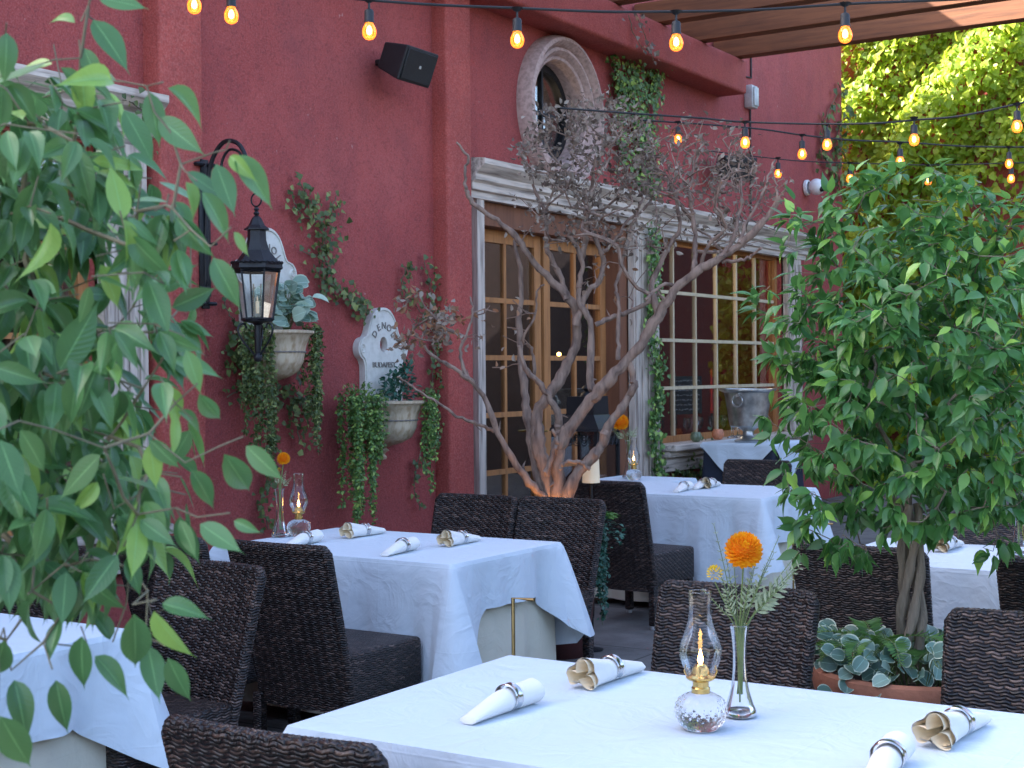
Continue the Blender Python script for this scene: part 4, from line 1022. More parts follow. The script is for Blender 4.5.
bouquet((q4[0], q4[1], TZ+.004), 1.1, 'green leafy stems in the vase at the right edge', spr([(.09, .38, 0, .03)]), spr([(-.06, .33, 0, .03), (.0, .36, 0, .03), (-.09, .28, 0, .02)]), seed=4)

# ---- draped wine stand with bucket
sp_ = at(741, 444, Z=1.0); sx, sy = float(sp_[0]), min(float(sp_[1]), 5.45)
sp_ = at(755, 444, Y=5.35)
sp_ = at(745, 447, Y=5.02); sx, sy, sz = float(sp_[0])+.95, 5.35, float(sp_[2])
t = thing('service_stand', 'square service stand hidden under a dark cloth and a white overlay below the window', 'stand', (sx, sy, 0))
MB().rbox((-.33, -.33, sz-.04), (.33, .33, sz-.008), .006).build('top', 'redwood', t)
for a in (-.3, .3):
    for b_ in (-.3, .3): MB().rbox((a-.02, b_-.02, 0), (a+.02, b_+.02, sz-.042), .004, 1).build('leg', 'iron', t)
o = cloth_mesh(-.335, .335, -.335, .335, (.85, .85, .85, .85), .85, .04, sz-.004, .012, 21).build('tablecloth', 'navy'); o.location = (sx, sy, 0); tag(o, 'dark blue under cloth on the service stand below the window', 'tablecloth')
# white overlay turned 45 degrees: triangular points
def overlay(z, a, w_):
    mb = MB(); n_ = 28; R = w_
    def fn(u, v):
        x = (u-.5)*2*R; y_ = (v-.5)*2*R; c, s_ = math.cos(PI/4+.0), math.sin(PI/4); X, Y = x*c-y_*s_, x*s_+y_*c
        ex, ey = max(0, abs(X)-a), max(0, abs(Y)-a); d = ex+ey
        X2 = max(-a, min(a, X))+math.copysign(.014+.05*ex+.9*min(ex, .0), X) if ex > 0 else X
        Y2 = max(-a, min(a, Y))+math.copysign(.014+.05*ey, Y) if ey > 0 else Y
        return (X2+.008*math.sin(Y*25)*min(1, ex*8), Y2+.008*math.sin(X*25)*min(1, ey*8), z-d)
    return mb.grid(n_*2, n_*2, fn)
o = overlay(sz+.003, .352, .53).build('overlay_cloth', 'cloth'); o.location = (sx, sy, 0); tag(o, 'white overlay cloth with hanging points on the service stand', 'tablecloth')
def bucket():
    t = thing('wine_bucket', 'pewter champagne bucket on a foot standing on the draped stand', 'wine bucket', (sx-.22, sy-.05, sz+.008)); t.scale = (1.12, 1.12, 1.12)
    MB().lathe([(.001, 0), (.11, 0), (.115, .012), (.07, .03), (.045, .06), (.045, .09), (.08, .115), (.12, .125)], 32).build('foot', 'pewter', t)
    MB().lathe([(.001, .122), (.135, .122), (.150, .135), (.160, .20), (.190, .38), (.196, .405), (.225, .418), (.235, .425), (.235, .437), (.212, .437), (.188, .39), (.15, .16), (.001, .15)], 40).build('bowl', 'pewter', t)
    for s in (-1, 1):
        d = rt0*s*.55-np.array([fwd[0], fwd[1], 0])*.85 if s < 0 else rt0*.75+np.array([fwd[0], fwd[1], 0])*.6
        d = nrm(d); c = d*.205+np.array([0, 0, .34]); tn = np.cross((0, 0, 1), d)
        MB().tube([c+.045*(tn*math.cos(a)+np.array([0, 0, 1])*math.sin(a))+d*.012 for a in np.linspace(0, 2*PI, 25)[:-1]], .008, 6, closed=True).build('ring_handle', 'pewter', t)
        MB().tube([c-d*.03+np.array([0, 0, .045]), c+d*.022+np.array([0, 0, .045])], .014, 8).build('handle_boss', 'pewter', t)
bucket()

# ---- things on the right window sill (outside) and behind the glass
def votive(px, py, mat, nm, label, cat, r, mod):
    q = at(px, py, Y=WY-.12); t = MB().lathe([(.001, 0), (r*.6, 0), (r, r*.5), (r, r*1.1), (r*.75, r*1.7), (r*.6, r*1.7), (r*.7, r*1.1), (.001, r*.4)], 24, mod=mod).build(nm, mat); t.location = (q[0], WY-.12, .862); return tag(t, label, cat)
votive(696, 432, 'greenglass', 'candle_holder', 'small green glass candle holder on the white window sill', 'candle holder', .055, lambda a, z: 1+.03*math.sin(a*10))
votive(718, 430, 'pumpkin', 'small_pumpkin', 'small pink orange pumpkin on the white window sill', 'pumpkin', .06, lambda a, z: .9+.12*abs(math.sin(a*4)))
for i, (x, label) in enumerate(((13.62, 'tall clear glass upside on the sill just left of the wine bucket'), (13.78, 'second clear glass on the sill beside the wine bucket'))):
    t = MB().lathe([(.001, 0), (.055, 0), (.05, .012), (.012, .03), (.012, .10), (.03, .14), (.04, .2), (.035, .27), (.033, .27), (.037, .2), (.001, .15)], 20).build('champagne_glass', 'glass'); t.location = (x, WY-.13, .862); tag(t, label, 'glass', 'glasses on the sill')
# inside ledge
lg = MB().rbox((12.4, WY+.32, .80), (15.3, WY+.75, .84), .01).build('serving_ledge', 'redwood'); tag(lg, 'dark wooden ledge just inside the right window', 'shelf')
iz = .842
def cyl_vase(x, y_, r, h, label, nm='hurricane_vase'):
    t = MB().lathe([(.001, 0), (r, 0), (r, h), (r-.005, h), (r-.006, .02), (.001, .02)], 28).build(nm, 'cut'); t.location = (x, y_, iz); tag(t, label, 'vase')
cyl_vase(12.75, WY+.45, .10, .36, 'large clear cylinder vase behind the lower left window panes')
k = 0
wg = None
for x in np.arange(12.45, 15.2, .105):
    if 12.60 < x < 12.9: continue
    m = MB().lathe([(.001, 0), (.033, .0), (.030, .006), (.005, .012), (.005, .09), (.03, .115), (.040, .15), (.036, .21), (.034, .21), (.037, .15), (.001, .10)], 16) if wg is None else None
    if wg is None: wg = m.build('wine_glass', 'glass'); o = wg; tag(o, 'clear wine glass in the row behind the lower panes of the right window', 'wine glass', 'wine glasses behind the window')
    else: o = wg.copy(); COL.objects.link(o)
    o.location = (x, WY+.42+.05*(k % 3), iz); k += 1
for x, z_, label in ((13.28, 1.02, 'tall red taper candle behind the glass left of the chalkboard'), (14.62, .95, 'short red taper candle behind the glass right of the wine bucket')):
    t = thing('taper_candle', label, 'candle', (x, WY+.55, iz), 0, 'red candles behind the window')
    MB().lathe([(.001, 0), (.05, 0), (.05, .01), (.012, .03), (.012, .25), (.02, .26)], 14).build('holder', 'iron', t); MB().lathe([(.001, .24), (.016, .24), (.011, .24+z_*.5), (.001, .25+z_*.5)], 12).build('wax', 'redwax', t)
t = thing('chalkboard_sign', 'small dark chalkboard with white writing behind the window panes', 'sign', (13.86, WY+.50, iz+.25), math.radians(-10))
MB().rbox((-.28, -.012, .0), (.28, .012, .40), .004, 1).build('board', 'chalk', t, smooth=False)
m = MB()
for j in range(7):
    x = -.22
    while x < .2:
        L = rng.uniform(.02, .07); zz = .35-j*.05; m.tube([(x+L*i/4, -.014, zz+rng.uniform(-.008, .008)) for i in range(5)], .0045, 4); x += L+.02
m.build('chalk_writing', 'chalkw', t); MB().box((-.2, -.01, -.25), (-.18, .01, 0)).box((.18, -.01, -.25), (.2, .01, 0)).build('stand_legs', 'iron', t, smooth=False)
# warm lights inside
ILAB = ['tiny warm light high behind the left pane of the glass door', 'second tiny warm light just right of the first behind the door', 'tiny warm light deep behind the left part of the right window', 'tiny warm light behind the right window above the chalkboard', 'tiny warm light behind the left window and foreground leaves']
for (x, y_, z_) in ((13.4, 7.2, 2.5), (10.4, 7.6, 2.8)):
    ip = bpy.data.lights.new('indoor_fill', 'POINT'); ip.energy = 9; ip.color = (1, .72, .45); ip.shadow_soft_size = .12; io = bpy.data.objects.new('indoor_fill', ip); COL.objects.link(io); io.location = (x, y_, z_)  # unseen fill points added to brighten the room behind the glass
for i, (x, y_, z_) in enumerate(((9.55, 7.6, 2.62), (9.75, 8.0, 2.55), (13.0, 8.2, 1.6), (14.3, 8.4, 1.75), (4.2, 7.6, 2.0))):
    o = MB().sphere((0, 0, 0), .022, 10, 8).build('indoor_light', 'fil'); o.location = (x, y_, z_); tag(o, ILAB[i], 'light', 'warm lights inside the restaurant')
# an indoor table set with white cloth seen through the door
table(9.2, 10.5, 7.0, 7.7, 'of the indoor table seen through the glass door', (.4, .4, .4, .4), .5, .08, skirt=False, seed=31)

# ---- floor lantern by the door
q = at(588, 470, Y=5.45); 
t = thing('floor_lantern', 'tall black metal floor lantern with tiered roof in front of the glass door', 'lantern', (q[0], q[1], 0))
sq = lambda pr: MB().lathe([(r*1.414, z) for r, z in pr], 4, (0, 0, 0), 1, 1, PI/4, PI/4+2*PI)
sq([(.001, 1.36), (.115, 1.36), (.12, 1.22), (.21, 1.12), (.215, 1.10), (.18, 1.095), (.001, 1.095)]).build('roof', 'iron', t, ang=20)
MB().lathe([(.06, 1.355), (.05, 1.38), (.02, 1.40), (.045, 1.42), (.03, 1.44), (.008, 1.45), (.01, 1.47), (.001, 1.475)], 16).build('finial', 'iron', t)
fr = MB()
for a in (-1, 1):
    for b_ in (-1, 1): fr.box((a*.17-.012, b_*.17-.012, .06), (a*.17+.012, b_*.17+.012, 1.10))
sq([(.18, .30), (.19, .30), (.19, .34), (.001, .34)]).build('base', 'iron', t); fr.build('frame', 'iron', t, smooth=False)
for a in (-1, 1):
    orn = MB(); orn2 = MB(); orn3 = MB()
    for k in range(5):
        c = -.13+.065*k
        for rr in (.028, .015):
            orn.tube([(c+rr*math.cos(s), a*.172, 1.03+rr*1.5*math.sin(s)) for s in np.linspace(0, 2*PI, 13)[:-1]], .004, 4, closed=True); orn2.tube([(a*.172, c+rr*math.cos(s), 1.03+rr*1.5*math.sin(s)) for s in np.linspace(0, 2*PI, 13)[:-1]], .004, 4, closed=True)
            orn3.tube([(a*.172, c+rr*math.cos(s), .42+rr*1.5*math.sin(s)) for s in np.linspace(0, 2*PI, 13)[:-1]], .004, 4, closed=True)
    for o_ in (orn, orn2, orn3): o_.build('scrollwork', 'iron', t)
MB().box((-.165, -.168, .35), (.165, -.165, 1.09)).box((-.168, -.165, .35), (-.165, .165, 1.09)).build('glass_pane', 'glass', t, smooth=False)
MB().lathe([(.001, .345), (.05, .345), (.05, .62), (.001, .63)], 20).build('candle', 'candle', t)

# ================================================================== dead tree in planter
TD = 7.95
base = at(557, 508, D=TD); bc = np.array([base[0], base[1]])
rimz = .66
t = thing('round_planter', 'tall dark red planter holding the dead tree', 'planter', (bc[0], bc[1], 0))
MB().lathe([(.001, 0), (.16, 0), (.17, .02), (.20, .3), (.215, rimz-.06), (.24, rimz-.05), (.245, rimz), (.225, rimz), (.21, rimz-.05), (.001, rimz-.05)], 36).build('pot', 'darkpot', t)
MB().lathe([(.001, 0), (.21, 0)], 24, (0, 0, rimz-.045)).build('soil', 'soil', t)
def L(pts, d0=0, d1=0): # pixel polyline with depth drifting from d0 to d1 off the trunk
    n_ = len(pts); return [at(px, py, D=TD+d0+(d1-d0)*i/(n_-1)) for i, (px, py) in enumerate(pts)]
tr_ = thing('dead_tree', 'bare grey dead tree with twisted branches and shrivelled leaves in a planter', 'tree', (bc[0], bc[1], rimz-.05))
limbs = [  # (points, r0, r1, depth0, depth1)
 ([(562, 508), (558, 485), (558, 450), (564, 437), (587, 405), (601, 389), (620, 368), (643, 342), (661, 311), (677, 288), (694, 273), (716, 260), (738, 246), (756, 229), (769, 215), (779, 199)], .050, .016, 0, -.35),
 ([(552, 508), (540, 485), (533, 445), (527, 417), (525, 387), (520, 359), (519, 319), (522, 287), (514, 240)], .042, .012, .05, .30),
 ([(553, 508), (546, 470), (538, 445), (537, 417), (547, 396), (559, 380), (573, 352), (577, 325), (572, 303), (552, 281), (536, 265), (518, 240), (505, 226), (486, 213), (470, 199), (466, 187), (465, 167), (468, 157), (458, 143)], .046, .006, .04, .1),
 ([(566, 508), (573, 480), (592, 457), (602, 443), (611, 422), (622, 408), (632, 389), (633, 375), (627, 359)], .040, .018, -.05, -.15),
 ([(545, 498), (526, 478), (512, 457), (498, 434), (484, 396), (467, 378), (450, 366), (437, 359), (424, 346)], .026, .008, .0, -.25),
 ([(494, 431), (477, 424), (457, 416), (433, 399), (407, 383), (398, 376)], .012, .005, -.08, -.35),
 ([(467, 378), (460, 353), (467, 333), (473, 313), (470, 297)], .013, .005, -.15, .0),
 ([(557, 434), (559, 417), (552, 401), (540, 385), (526, 368), (519, 347)], .026, .013, 0, -.1),
 ([(601, 389), (590, 386), (591, 354), (590, 320), (579, 303), (580, 280), (582, 259), (571, 238), (566, 228)], .026, .012, -.05, .05),
 ([(535, 380), (533, 352), (523, 339), (536, 314), (537, 292), (544, 284)], .012, .005, .1, -.1),
 ([(575, 325), (585, 295), (601, 278), (602, 254), (590, 229), (588, 205)], .022, .010, 0, .1),
 ([(566, 300), (560, 275), (548, 252), (546, 232), (544, 210), (533, 185)], .020, .009, .05, .25),
 ([(582, 259), (586, 235), (587, 205), (592, 180), (596, 155)], .020, .008, .05, -.1),
 ([(596, 325), (610, 318), (623, 314), (645, 303), (660, 292)], .016, .012, -.05, .05),
 ([(618, 360), (618, 335), (618, 303), (616, 285), (623, 259), (631, 229), (640, 205)], .014, .007, -.1, .1),
 ([(658, 314), (652, 286), (661, 262), (672, 242), (680, 226), (676, 200), (668, 180)], .020, .009, -.12, .1),
 ([(677, 288), (668, 284), (655, 290), (645, 300)], .014, .008, -.15, -.3),
 ([(694, 273), (695, 255), (695, 229), (690, 200), (692, 175), (700, 150)], .019, .007, -.2, .05),
 ([(716, 260), (730, 245), (738, 220), (742, 195), (738, 165)], .015, .006, -.25, .0),
 ([(722, 262), (745, 260), (752, 255), (762, 248)], .011, .007, -.25, -.4),
 ([(700, 268), (708, 245), (726, 228), (716, 205), (722, 180)], .012, .006, -.2, -.45),
 ([(740, 244), (745, 225), (760, 200), (768, 175), (775, 160)], .012, .005, -.3, -.1),
 ([(546, 475), (552, 455), (557, 440), (552, 430)], .020, .010, -.08, -.12),
 ([(601, 254), (615, 240), (628, 222), (648, 205), (655, 190)], .014, .006, .1, .3),
 ([(590, 470), (580, 462), (566, 462), (560, 470)], .012, .01, -.1, -.1),
 ([(779, 199), (786, 190), (792, 196)], .009, .005, -.35, -.4), ([(778, 200), (776, 185), (772, 170)], .009, .004, -.35, -.3),
]
mb = MB(); nodes = []
T = Tree(L([(562, 508), (562, 507)])[0])
for pts, r0, r1, d0, d1 in limbs:
    P = smoothpath(L(pts, d0, d1), 5); n_ = len(P); s = np.linspace(0, 1, n_)
    wob = rv(n_, .0035); P = P+wob; rr = (r0+(r1-r0)*s**.8)*(1+.10*np.sin(s*37+r0*900)+rng.normal(0, .05, n_)); mb.tube(P, rr*.92, 9)
    i = T.path([P[0]], 0)
    for k in range(3, n_, 3): i = T.path([P[k]], i)
    # knots and broken stubs
    for k in range(6, n_-4, 9):
        if rng.random() < .5:
            d = nrm(rv(1)[0]+[0, 0, .5]); a = P[k]; ln = rng.uniform(.04, .10); mb.tube([a, a+d*ln*.5, a+d*ln+rv(1, .01)[0]], [rr[k]*.5, rr[k]*.3, .0015], 6)
nfix = len(T.p)
tg = []
def inell(cx, cy, rx, ry, n_, dr=.35):
    out = []
    for _ in range(n_):
        a = rng.uniform(0, 2*PI); r = math.sqrt(rng.random()); out.append(at(cx+rx*r*math.cos(a), cy+ry*r*math.sin(a), D=TD+rng.uniform(-dr, dr)))
    return out
tg = inell(590, 148, 72, 54, 240)+inell(700, 160, 60, 42, 210)+inell(745, 190, 42, 40, 100)+inell(660, 185, 40, 40, 40)+inell(560, 215, 45, 35, 45)+inell(640, 225, 60, 30, 40)+inell(735, 230, 45, 30, 30)
tg = [q for q in tg if True]
low = inell(500, 330, 30, 45, 16, .2)+inell(610, 260, 40, 60, 16)+inell(420, 325, 28, 34, 26, .15)+inell(455, 330, 20, 30, 8, .15)
tg.sort(key=lambda q: np.linalg.norm(q-base)); tipsA = T.grow(tg, .07, .25, .5); nA = len(T.p)
tipsB = T.grow(low, .06, .2, .3)
# fine twigs only: mesh just the grown part
ch = [[] for _ in T.p]
for i in range(1, len(T.p)): ch[T.par[i]].append(i)
r = np.zeros(len(T.p))
for i in range(len(T.p)-1, 0, -1): r[i] = min(.011, max(.0026, (sum(r[c]**2.3 for c in ch[i] if c >= nfix))**(1/2.3)))
for i in range(nfix, len(T.p)):
    if T.par[i] < nfix or ch[T.par[i]][0] != i:
        c = [T.par[i], i]
        while ch[c[-1]]: c.append(ch[c[-1]][0])
        mb.tube([T.p[q] for q in c], [r[c[1]]]+[r[q] for q in c[1:]], 5)
wood = mb.build('trunk', 'dead')
P, D, Nn, S = [], [], [], []
wts = []
for i in tipsA:
    q = T.p[i]; k = int(rng.integers(3, 11)) if q@RT < (at(655, 150, D=TD)@RT) else int(rng.integers(0, 5))
    for _ in range(k): P.append(q+rv(1, .028)[0]); D.append(rv(1)[0]+[0, 0, .1]); Nn.append(rv(1)[0]); S.append(rng.uniform(.020, .042)); wts.append(rng.uniform(0, .8))
for i in tipsB:
    q = T.p[i]
    for _ in range(9 if q@RT < (at(470, 330, D=TD)@RT) else 1): P.append(q+rv(1, .03)[0]); D.append(rv(1)[0]); Nn.append(rv(1)[0]); S.append(rng.uniform(.03, .05)); wts.append(rng.uniform(.55, 1))
fol = leaves('crown', 'dry', 'small', P, D, Nn, S, wts, None, rng.normal(1.5, 1, len(P)))
inv = Matrix.Translation(-Vector(tr_.location))
for o in (wood, fol): o.parent = tr_; o.matrix_parent_inverse = inv
# trailing greens of the planter
st = []
for i in range(16):
    a = math.atan2(rt0[1], rt0[0])+rng.uniform(-.6, .35); st.append((bc[0]+.235*math.cos(a)+rng.uniform(0, .05)*math.cos(a), bc[1]+.235*math.sin(a), rimz+.03, rng.uniform(.15, .58), 240))
ex = []
for i in range(260):
    a = math.atan2(rt0[1], rt0[0])+rng.normal(0, .7); r_ = rng.uniform(.12, .36); q = np.array([bc[0]+r_*math.cos(a), bc[1]+r_*math.sin(a), rimz+.02+rng.uniform(0, .11)-max(0, r_-.25)*.8]); ex.append((q, np.array([math.cos(a), math.sin(a), rng.normal(0, .5)]), np.array([0, 0, 1])+rng.normal(0, .5, 3)))
trailing('trailing_plant', 'blue green trailing succulent spilling over the right side of the dark planter', st, 'teal', 'small', .026, loc=(bc[0], bc[1], rimz), extra=ex)
ex = []
for i in range(14):
    a = math.atan2(rt0[1], rt0[0])+rng.uniform(-.5, .5); 
    for k in range(14): s = k/14; ex.append((np.array([bc[0]+(.08+.22*s)*math.cos(a), bc[1]+(.08+.22*s)*math.sin(a), rimz+.02+.22*s-.16*s*s+.02*rng.random()]), np.array([math.cos(a)*.6+rng.normal(0, .5), math.sin(a)*.6+rng.normal(0, .5), .1]), np.array([0, 0, 1])+rng.normal(0, .3, 3)))
trailing('fern', 'small bright green fern at the foot of the dead tree', [(bc[0]+.08, bc[1]-.05, rimz+.05, .08, 10)], 'fern', 'narrow', .06, 'fern', loc=(bc[0], bc[1], rimz), extra=ex)
# uplight
ul = at(552, 505, D=TD-.14); t = thing('garden_uplight', 'small glowing orange uplight at the foot of the dead tree', 'light', (ul[0], ul[1], rimz-.04))
MB().lathe([(.001, 0), (.03, 0), (.035, .06), (.03, .062), (.028, .05), (.001, .05)], 16).build('housing', 'iron', t); MB().lathe([(.001, .052), (.026, .052)], 16).build('lens', 'uplight', t)
for k, dx in enumerate((-.02, .14)):
    lp = bpy.data.lights.new('uplight_lamp', 'SPOT'); lp.energy = .32; lp.color = (1, .42, .10); lp.spot_size = math.radians(70); lp.shadow_soft_size = .02
    lo = bpy.data.objects.new('uplight_lamp', lp); COL.objects.link(lo); lo.parent = t; v = rt0*dx; lo.location = (v[0], v[1], .07); lo.rotation_euler = Vector((-.12*fwd[0]+.0, -.12*fwd[1], -1)).to_track_quat('-Z', 'Y').to_euler(); lo.rotation_euler = (Vector((.25*fwd[0], .25*fwd[1], 1))).to_track_quat('-Z', 'Y').to_euler()
q = at(591, 470, D=TD+.1); t = thing('candle_lamp', 'small cream candle shade glowing behind the dead tree trunk', 'candle', (q[0], q[1], 0))
MB().lathe([(.001, q[2]-.07), (.05, q[2]-.07), (.045, q[2]+.06), (.03, q[2]+.075), (.001, q[2]+.07)], 16).build('shade', 'candle', t); MB().lathe([(.001, 0), (.06, 0), (.06, .01), (.008, .02), (.008, q[2]-.07)], 16).build('stand', 'iron', t)

# ================================================================== potted ficus (right)
pc = at(914, 655, D=4.62); px_, py_ = float(pc[0]), float(pc[1]); RZ = .600
t = thing('terracotta_planter', 'wide terracotta planter with rolled rim under the ficus', 'planter', (px_, py_, 0))
MB().lathe([(.001, 0), (.20, 0), (.215, .02), (.255, .25), (.285, RZ-.10), (.29, RZ-.085), (.315, RZ-.07), (.322, RZ-.035), (.315, RZ-.008), (.295, RZ), (.275, RZ-.01), (.265, RZ-.05), (.001, RZ-.05)], 56).build('pot', 'terracotta', t)
MB().lathe([(.001, 0), (.267, 0)], 30, (0, 0, RZ-.045)).build('soil', 'soil', t)
fc = thing('ficus_tree', 'potted ficus tree with braided trunk and dense glossy green crown in terracotta', 'tree', (px_, py_, RZ-.05))
top = at(908, 510, D=4.62); mb = MB()
for k in range(4):
    ph = k*PI/2; pts = []
    for s in np.linspace(0, 1, 26):
        rr = .026*(1-.25*s)+.012*abs(math.sin(s*5+k)); a = ph+s*5.2; pts.append([px_+(top[0]-px_)*s+rr*math.cos(a), py_+(top[1]-py_)*s+rr*math.sin(a), RZ-.06+(top[2]-RZ+.08)*s])
    mb.tube(pts, [.017-.003*i/25+.002*math.sin(i*1.3+k) for i in range(26)], 8)
Tf = Tree(top+[0, 0, -.03]); cc = at(925, 372, D=4.62); SE = np.array([.50, .50, .62])
lead = [top, top+[0.01, 0, .10]]
Tf.path([top+[0, 0, .05], top+[0.01, -.01, .15]], 0)
at_pts = []
while len(at_pts) < 640:
    v = rng.uniform(-1, 1, 3); rr = np.linalg.norm(v)
    if rr > 1 or rr < .35: continue
    q = cc+v*SE*(1+.16*math.sin(6*v[0]+4*v[2]+3*v[1]))
    if math.sin(9*q[0]+2)*math.sin(8*q[1]+1)*math.sin(8*q[2]) > .42: continue

    if v[2] < -.55 and np.hypot(v[0], v[1]) < .35: continue
    at_pts.append(q)
# stray shoots on the left side and the top as in the picture
for (a, b_, dd) in ((800, 210, 0), (788, 235, .1), (800, 300, 0), (783, 330, -.1), (790, 365, 0), (785, 420, 0), (792, 480, .05), (800, 530, 0), (835, 545, -.1), (860, 560, -.1), (800, 560, .1), (832, 195, 0), (870, 180, 0), (905, 170, 0), (940, 168, .1), (985, 185, 0), (1015, 200, 0), (820, 500, 0), (812, 450, -.1), (1010, 540, 0), (985, 565, .1)):
    for _ in range(3): at_pts.append(at(a+rng.normal(0, 7), b_+rng.normal(0, 7), D=4.62+dd+rng.normal(0, .08)))
at_pts = [q for q in at_pts if q[2] > .97]
at_pts.sort(key=lambda q: np.linalg.norm(q-top)); tips = Tf.grow(at_pts, .05, .2, .5, sag=.01)
Tf.mesh(mb, .0011, 2.2, .022, 6); trunk = mb.build('trunk', 'bark')
P, D, Nn, S, TT = [], [], [], [], []
for i in tips:
    j = i; k = 0
    while j > 0 and k < 4:
        q = Tf.p[j]; out = nrm(q-cc); 
        for _ in range(0 if q[2] < .96 else 3 if k == 0 else 1 if k == 3 else 2):
            dr = nrm(out*.5+rv(1, .55)[0]+[0, 0, -.55]); P.append(q+dr*.012); D.append(dr); Nn.append(out*.8+np.array([0, 0, 1.0])+rv(1, .35)[0]); S.append(rng.uniform(.042, .082)); TT.append(rng.uniform(0, .74) if rng.random() < .88 else rng.uniform(.8, 1))
        j = Tf.par[j]; k += 1
crown = leaves('crown', 'ficusf', 'mid', P, D, Nn, S, TT, None, rng.uniform(.4, 1.4, len(P)))
inv = Matrix.Translation(-Vector(fc.location))
for o in (trunk, crown): o.parent = fc; o.matrix_parent_inverse = inv
print('ficus leaves', len(P))
# underplanting
P, D, Nn, S = [], [], [], []; mb = MB()
for i in range(150):
    a = rng.uniform(0, 2*PI); r_ = rng.uniform(.10, .30); z_ = RZ+rng.uniform(.0, .085)-max(0, r_-.29)*1.6
    q = np.array([px_+r_*math.cos(a), py_+r_*math.sin(a), z_]); P.append(q); D.append([math.cos(a)+rng.normal(0, .5), math.sin(a)+rng.normal(0, .5), rng.normal(.1, .4)]); Nn.append(-np.array([fwd[0], fwd[1], 0])*.8+[0, 0, .7]+rng.normal(0, .35, 3)); S.append(rng.uniform(.045, .068))
    mb.tube(smoothpath([(px_+.5*r_*math.cos(a), py_+.5*r_*math.sin(a), RZ-.04), (px_+.8*r_*math.cos(a), py_+.8*r_*math.sin(a), z_+.01), q], 3), .0014, 4)
for k in range(9):   # strand hanging over the rim
    a = math.atan2(-fwd[1]-.9*rt0[1], -fwd[0]-.9*rt0[0])+rng.normal(0, .16); q = np.array([px_+.335*math.cos(a), py_+.335*math.sin(a), RZ-.03-.012*k]); P.append(q); D.append([math.cos(a), math.sin(a), rng.normal(-.3, .6)]); Nn.append([math.cos(a), math.sin(a), .3]+rng.normal(0, .3, 3)); S.append(.055)
gp = thing('ground_cover_plant', 'grey green round leaved creeper with pale edges filling the terracotta planter', 'plant', (px_, py_, RZ-.05)); inv = Matrix.Translation(-Vector(gp.location))
for o in (mb.build('stem', 'stem'), leaves('foliage', 'varieg', 'round', P, D, Nn, S)): o.parent = gp; o.matrix_parent_inverse = inv
def fern(cx, cy, z, n_, ln, label, spread=2*PI, a0=0):
    t = thing('fern', label, 'fern', (cx, cy, z), 0, 'ferns in the terracotta planter'); mb = MB(); P, D, Nn, S = [], [], [], []
    for i in range(n_):
        a = a0+spread*(i+rng.uniform(-.3, .3))/n_; l = ln*rng.uniform(.7, 1.1); pts = smoothpath([(0, 0, 0), (l*.3*math.cos(a), l*.3*math.sin(a), l*.50), (l*.75*math.cos(a), l*.75*math.sin(a), l*.55), (l*math.cos(a), l*math.sin(a), l*.36)], 8); mb.tube(pts, .0015, 4)
        for k in range(5, len(pts)):
            tn = nrm(pts[k]-pts[k-1]); sd = nrm(np.cross(tn, (0, 0, 1)))
            for sg in (-1, 1): P.append(pts[k]); D.append(sd*sg+tn*.5); Nn.append(np.cross(sd, tn)*-1+[0, 0, .6]); S.append(.055*math.sin(PI*min(.95, (k-3)/(len(pts)-3)+.08))+.008)
    mb.build('stem', 'stem', t); leaves('frond', 'fern', 'narrow', P, D, Nn, np.array(S)*.9, None, t)
bk = -rt0*.12+np.array([fwd[0], fwd[1], 0])*.02; fern(px_+bk[0], py_+bk[1], RZ-.04, 12, .25, 'bright green fern left of the ficus trunk')
bk = rt0*.13; fern(px_+bk[0], py_+bk[1], RZ-.04, 9, .19, 'bright green fern right of the ficus trunk')

# ================================================================== foreground ficus (left)
def D2(px, py, d): return at(px, py, D=d)
fl = at(-60, 400, D=1.75); pot = (float(fl[0]), float(fl[1]))
t = thing('terracotta_planter', 'terracotta planter of the foreground ficus, left of the view', 'planter', (pot[0], pot[1], 0))
MB().lathe([(.001, 0), (.18, 0), (.19, .02), (.24, .42), (.27, .43), (.275, .48), (.25, .48), (.23, .44), (.001, .44)], 48).build('pot', 'terracotta', t); MB().lathe([(.001, 0), (.235, 0)], 24, (0, 0, .445)).build('soil', 'soil', t)
ff = thing('ficus_tree', 'foreground ficus with large glossy leaves filling the left side of the view', 'tree', (pot[0], pot[1], .44))
TL = Tree((pot[0], pot[1], .44)); TL.path([(pot[0], pot[1], .7), (pot[0]+.01, pot[1], .95), (pot[0], pot[1]+.01, 1.15), (pot[0]+.02, pot[1], 1.3)], 0)
tp = []
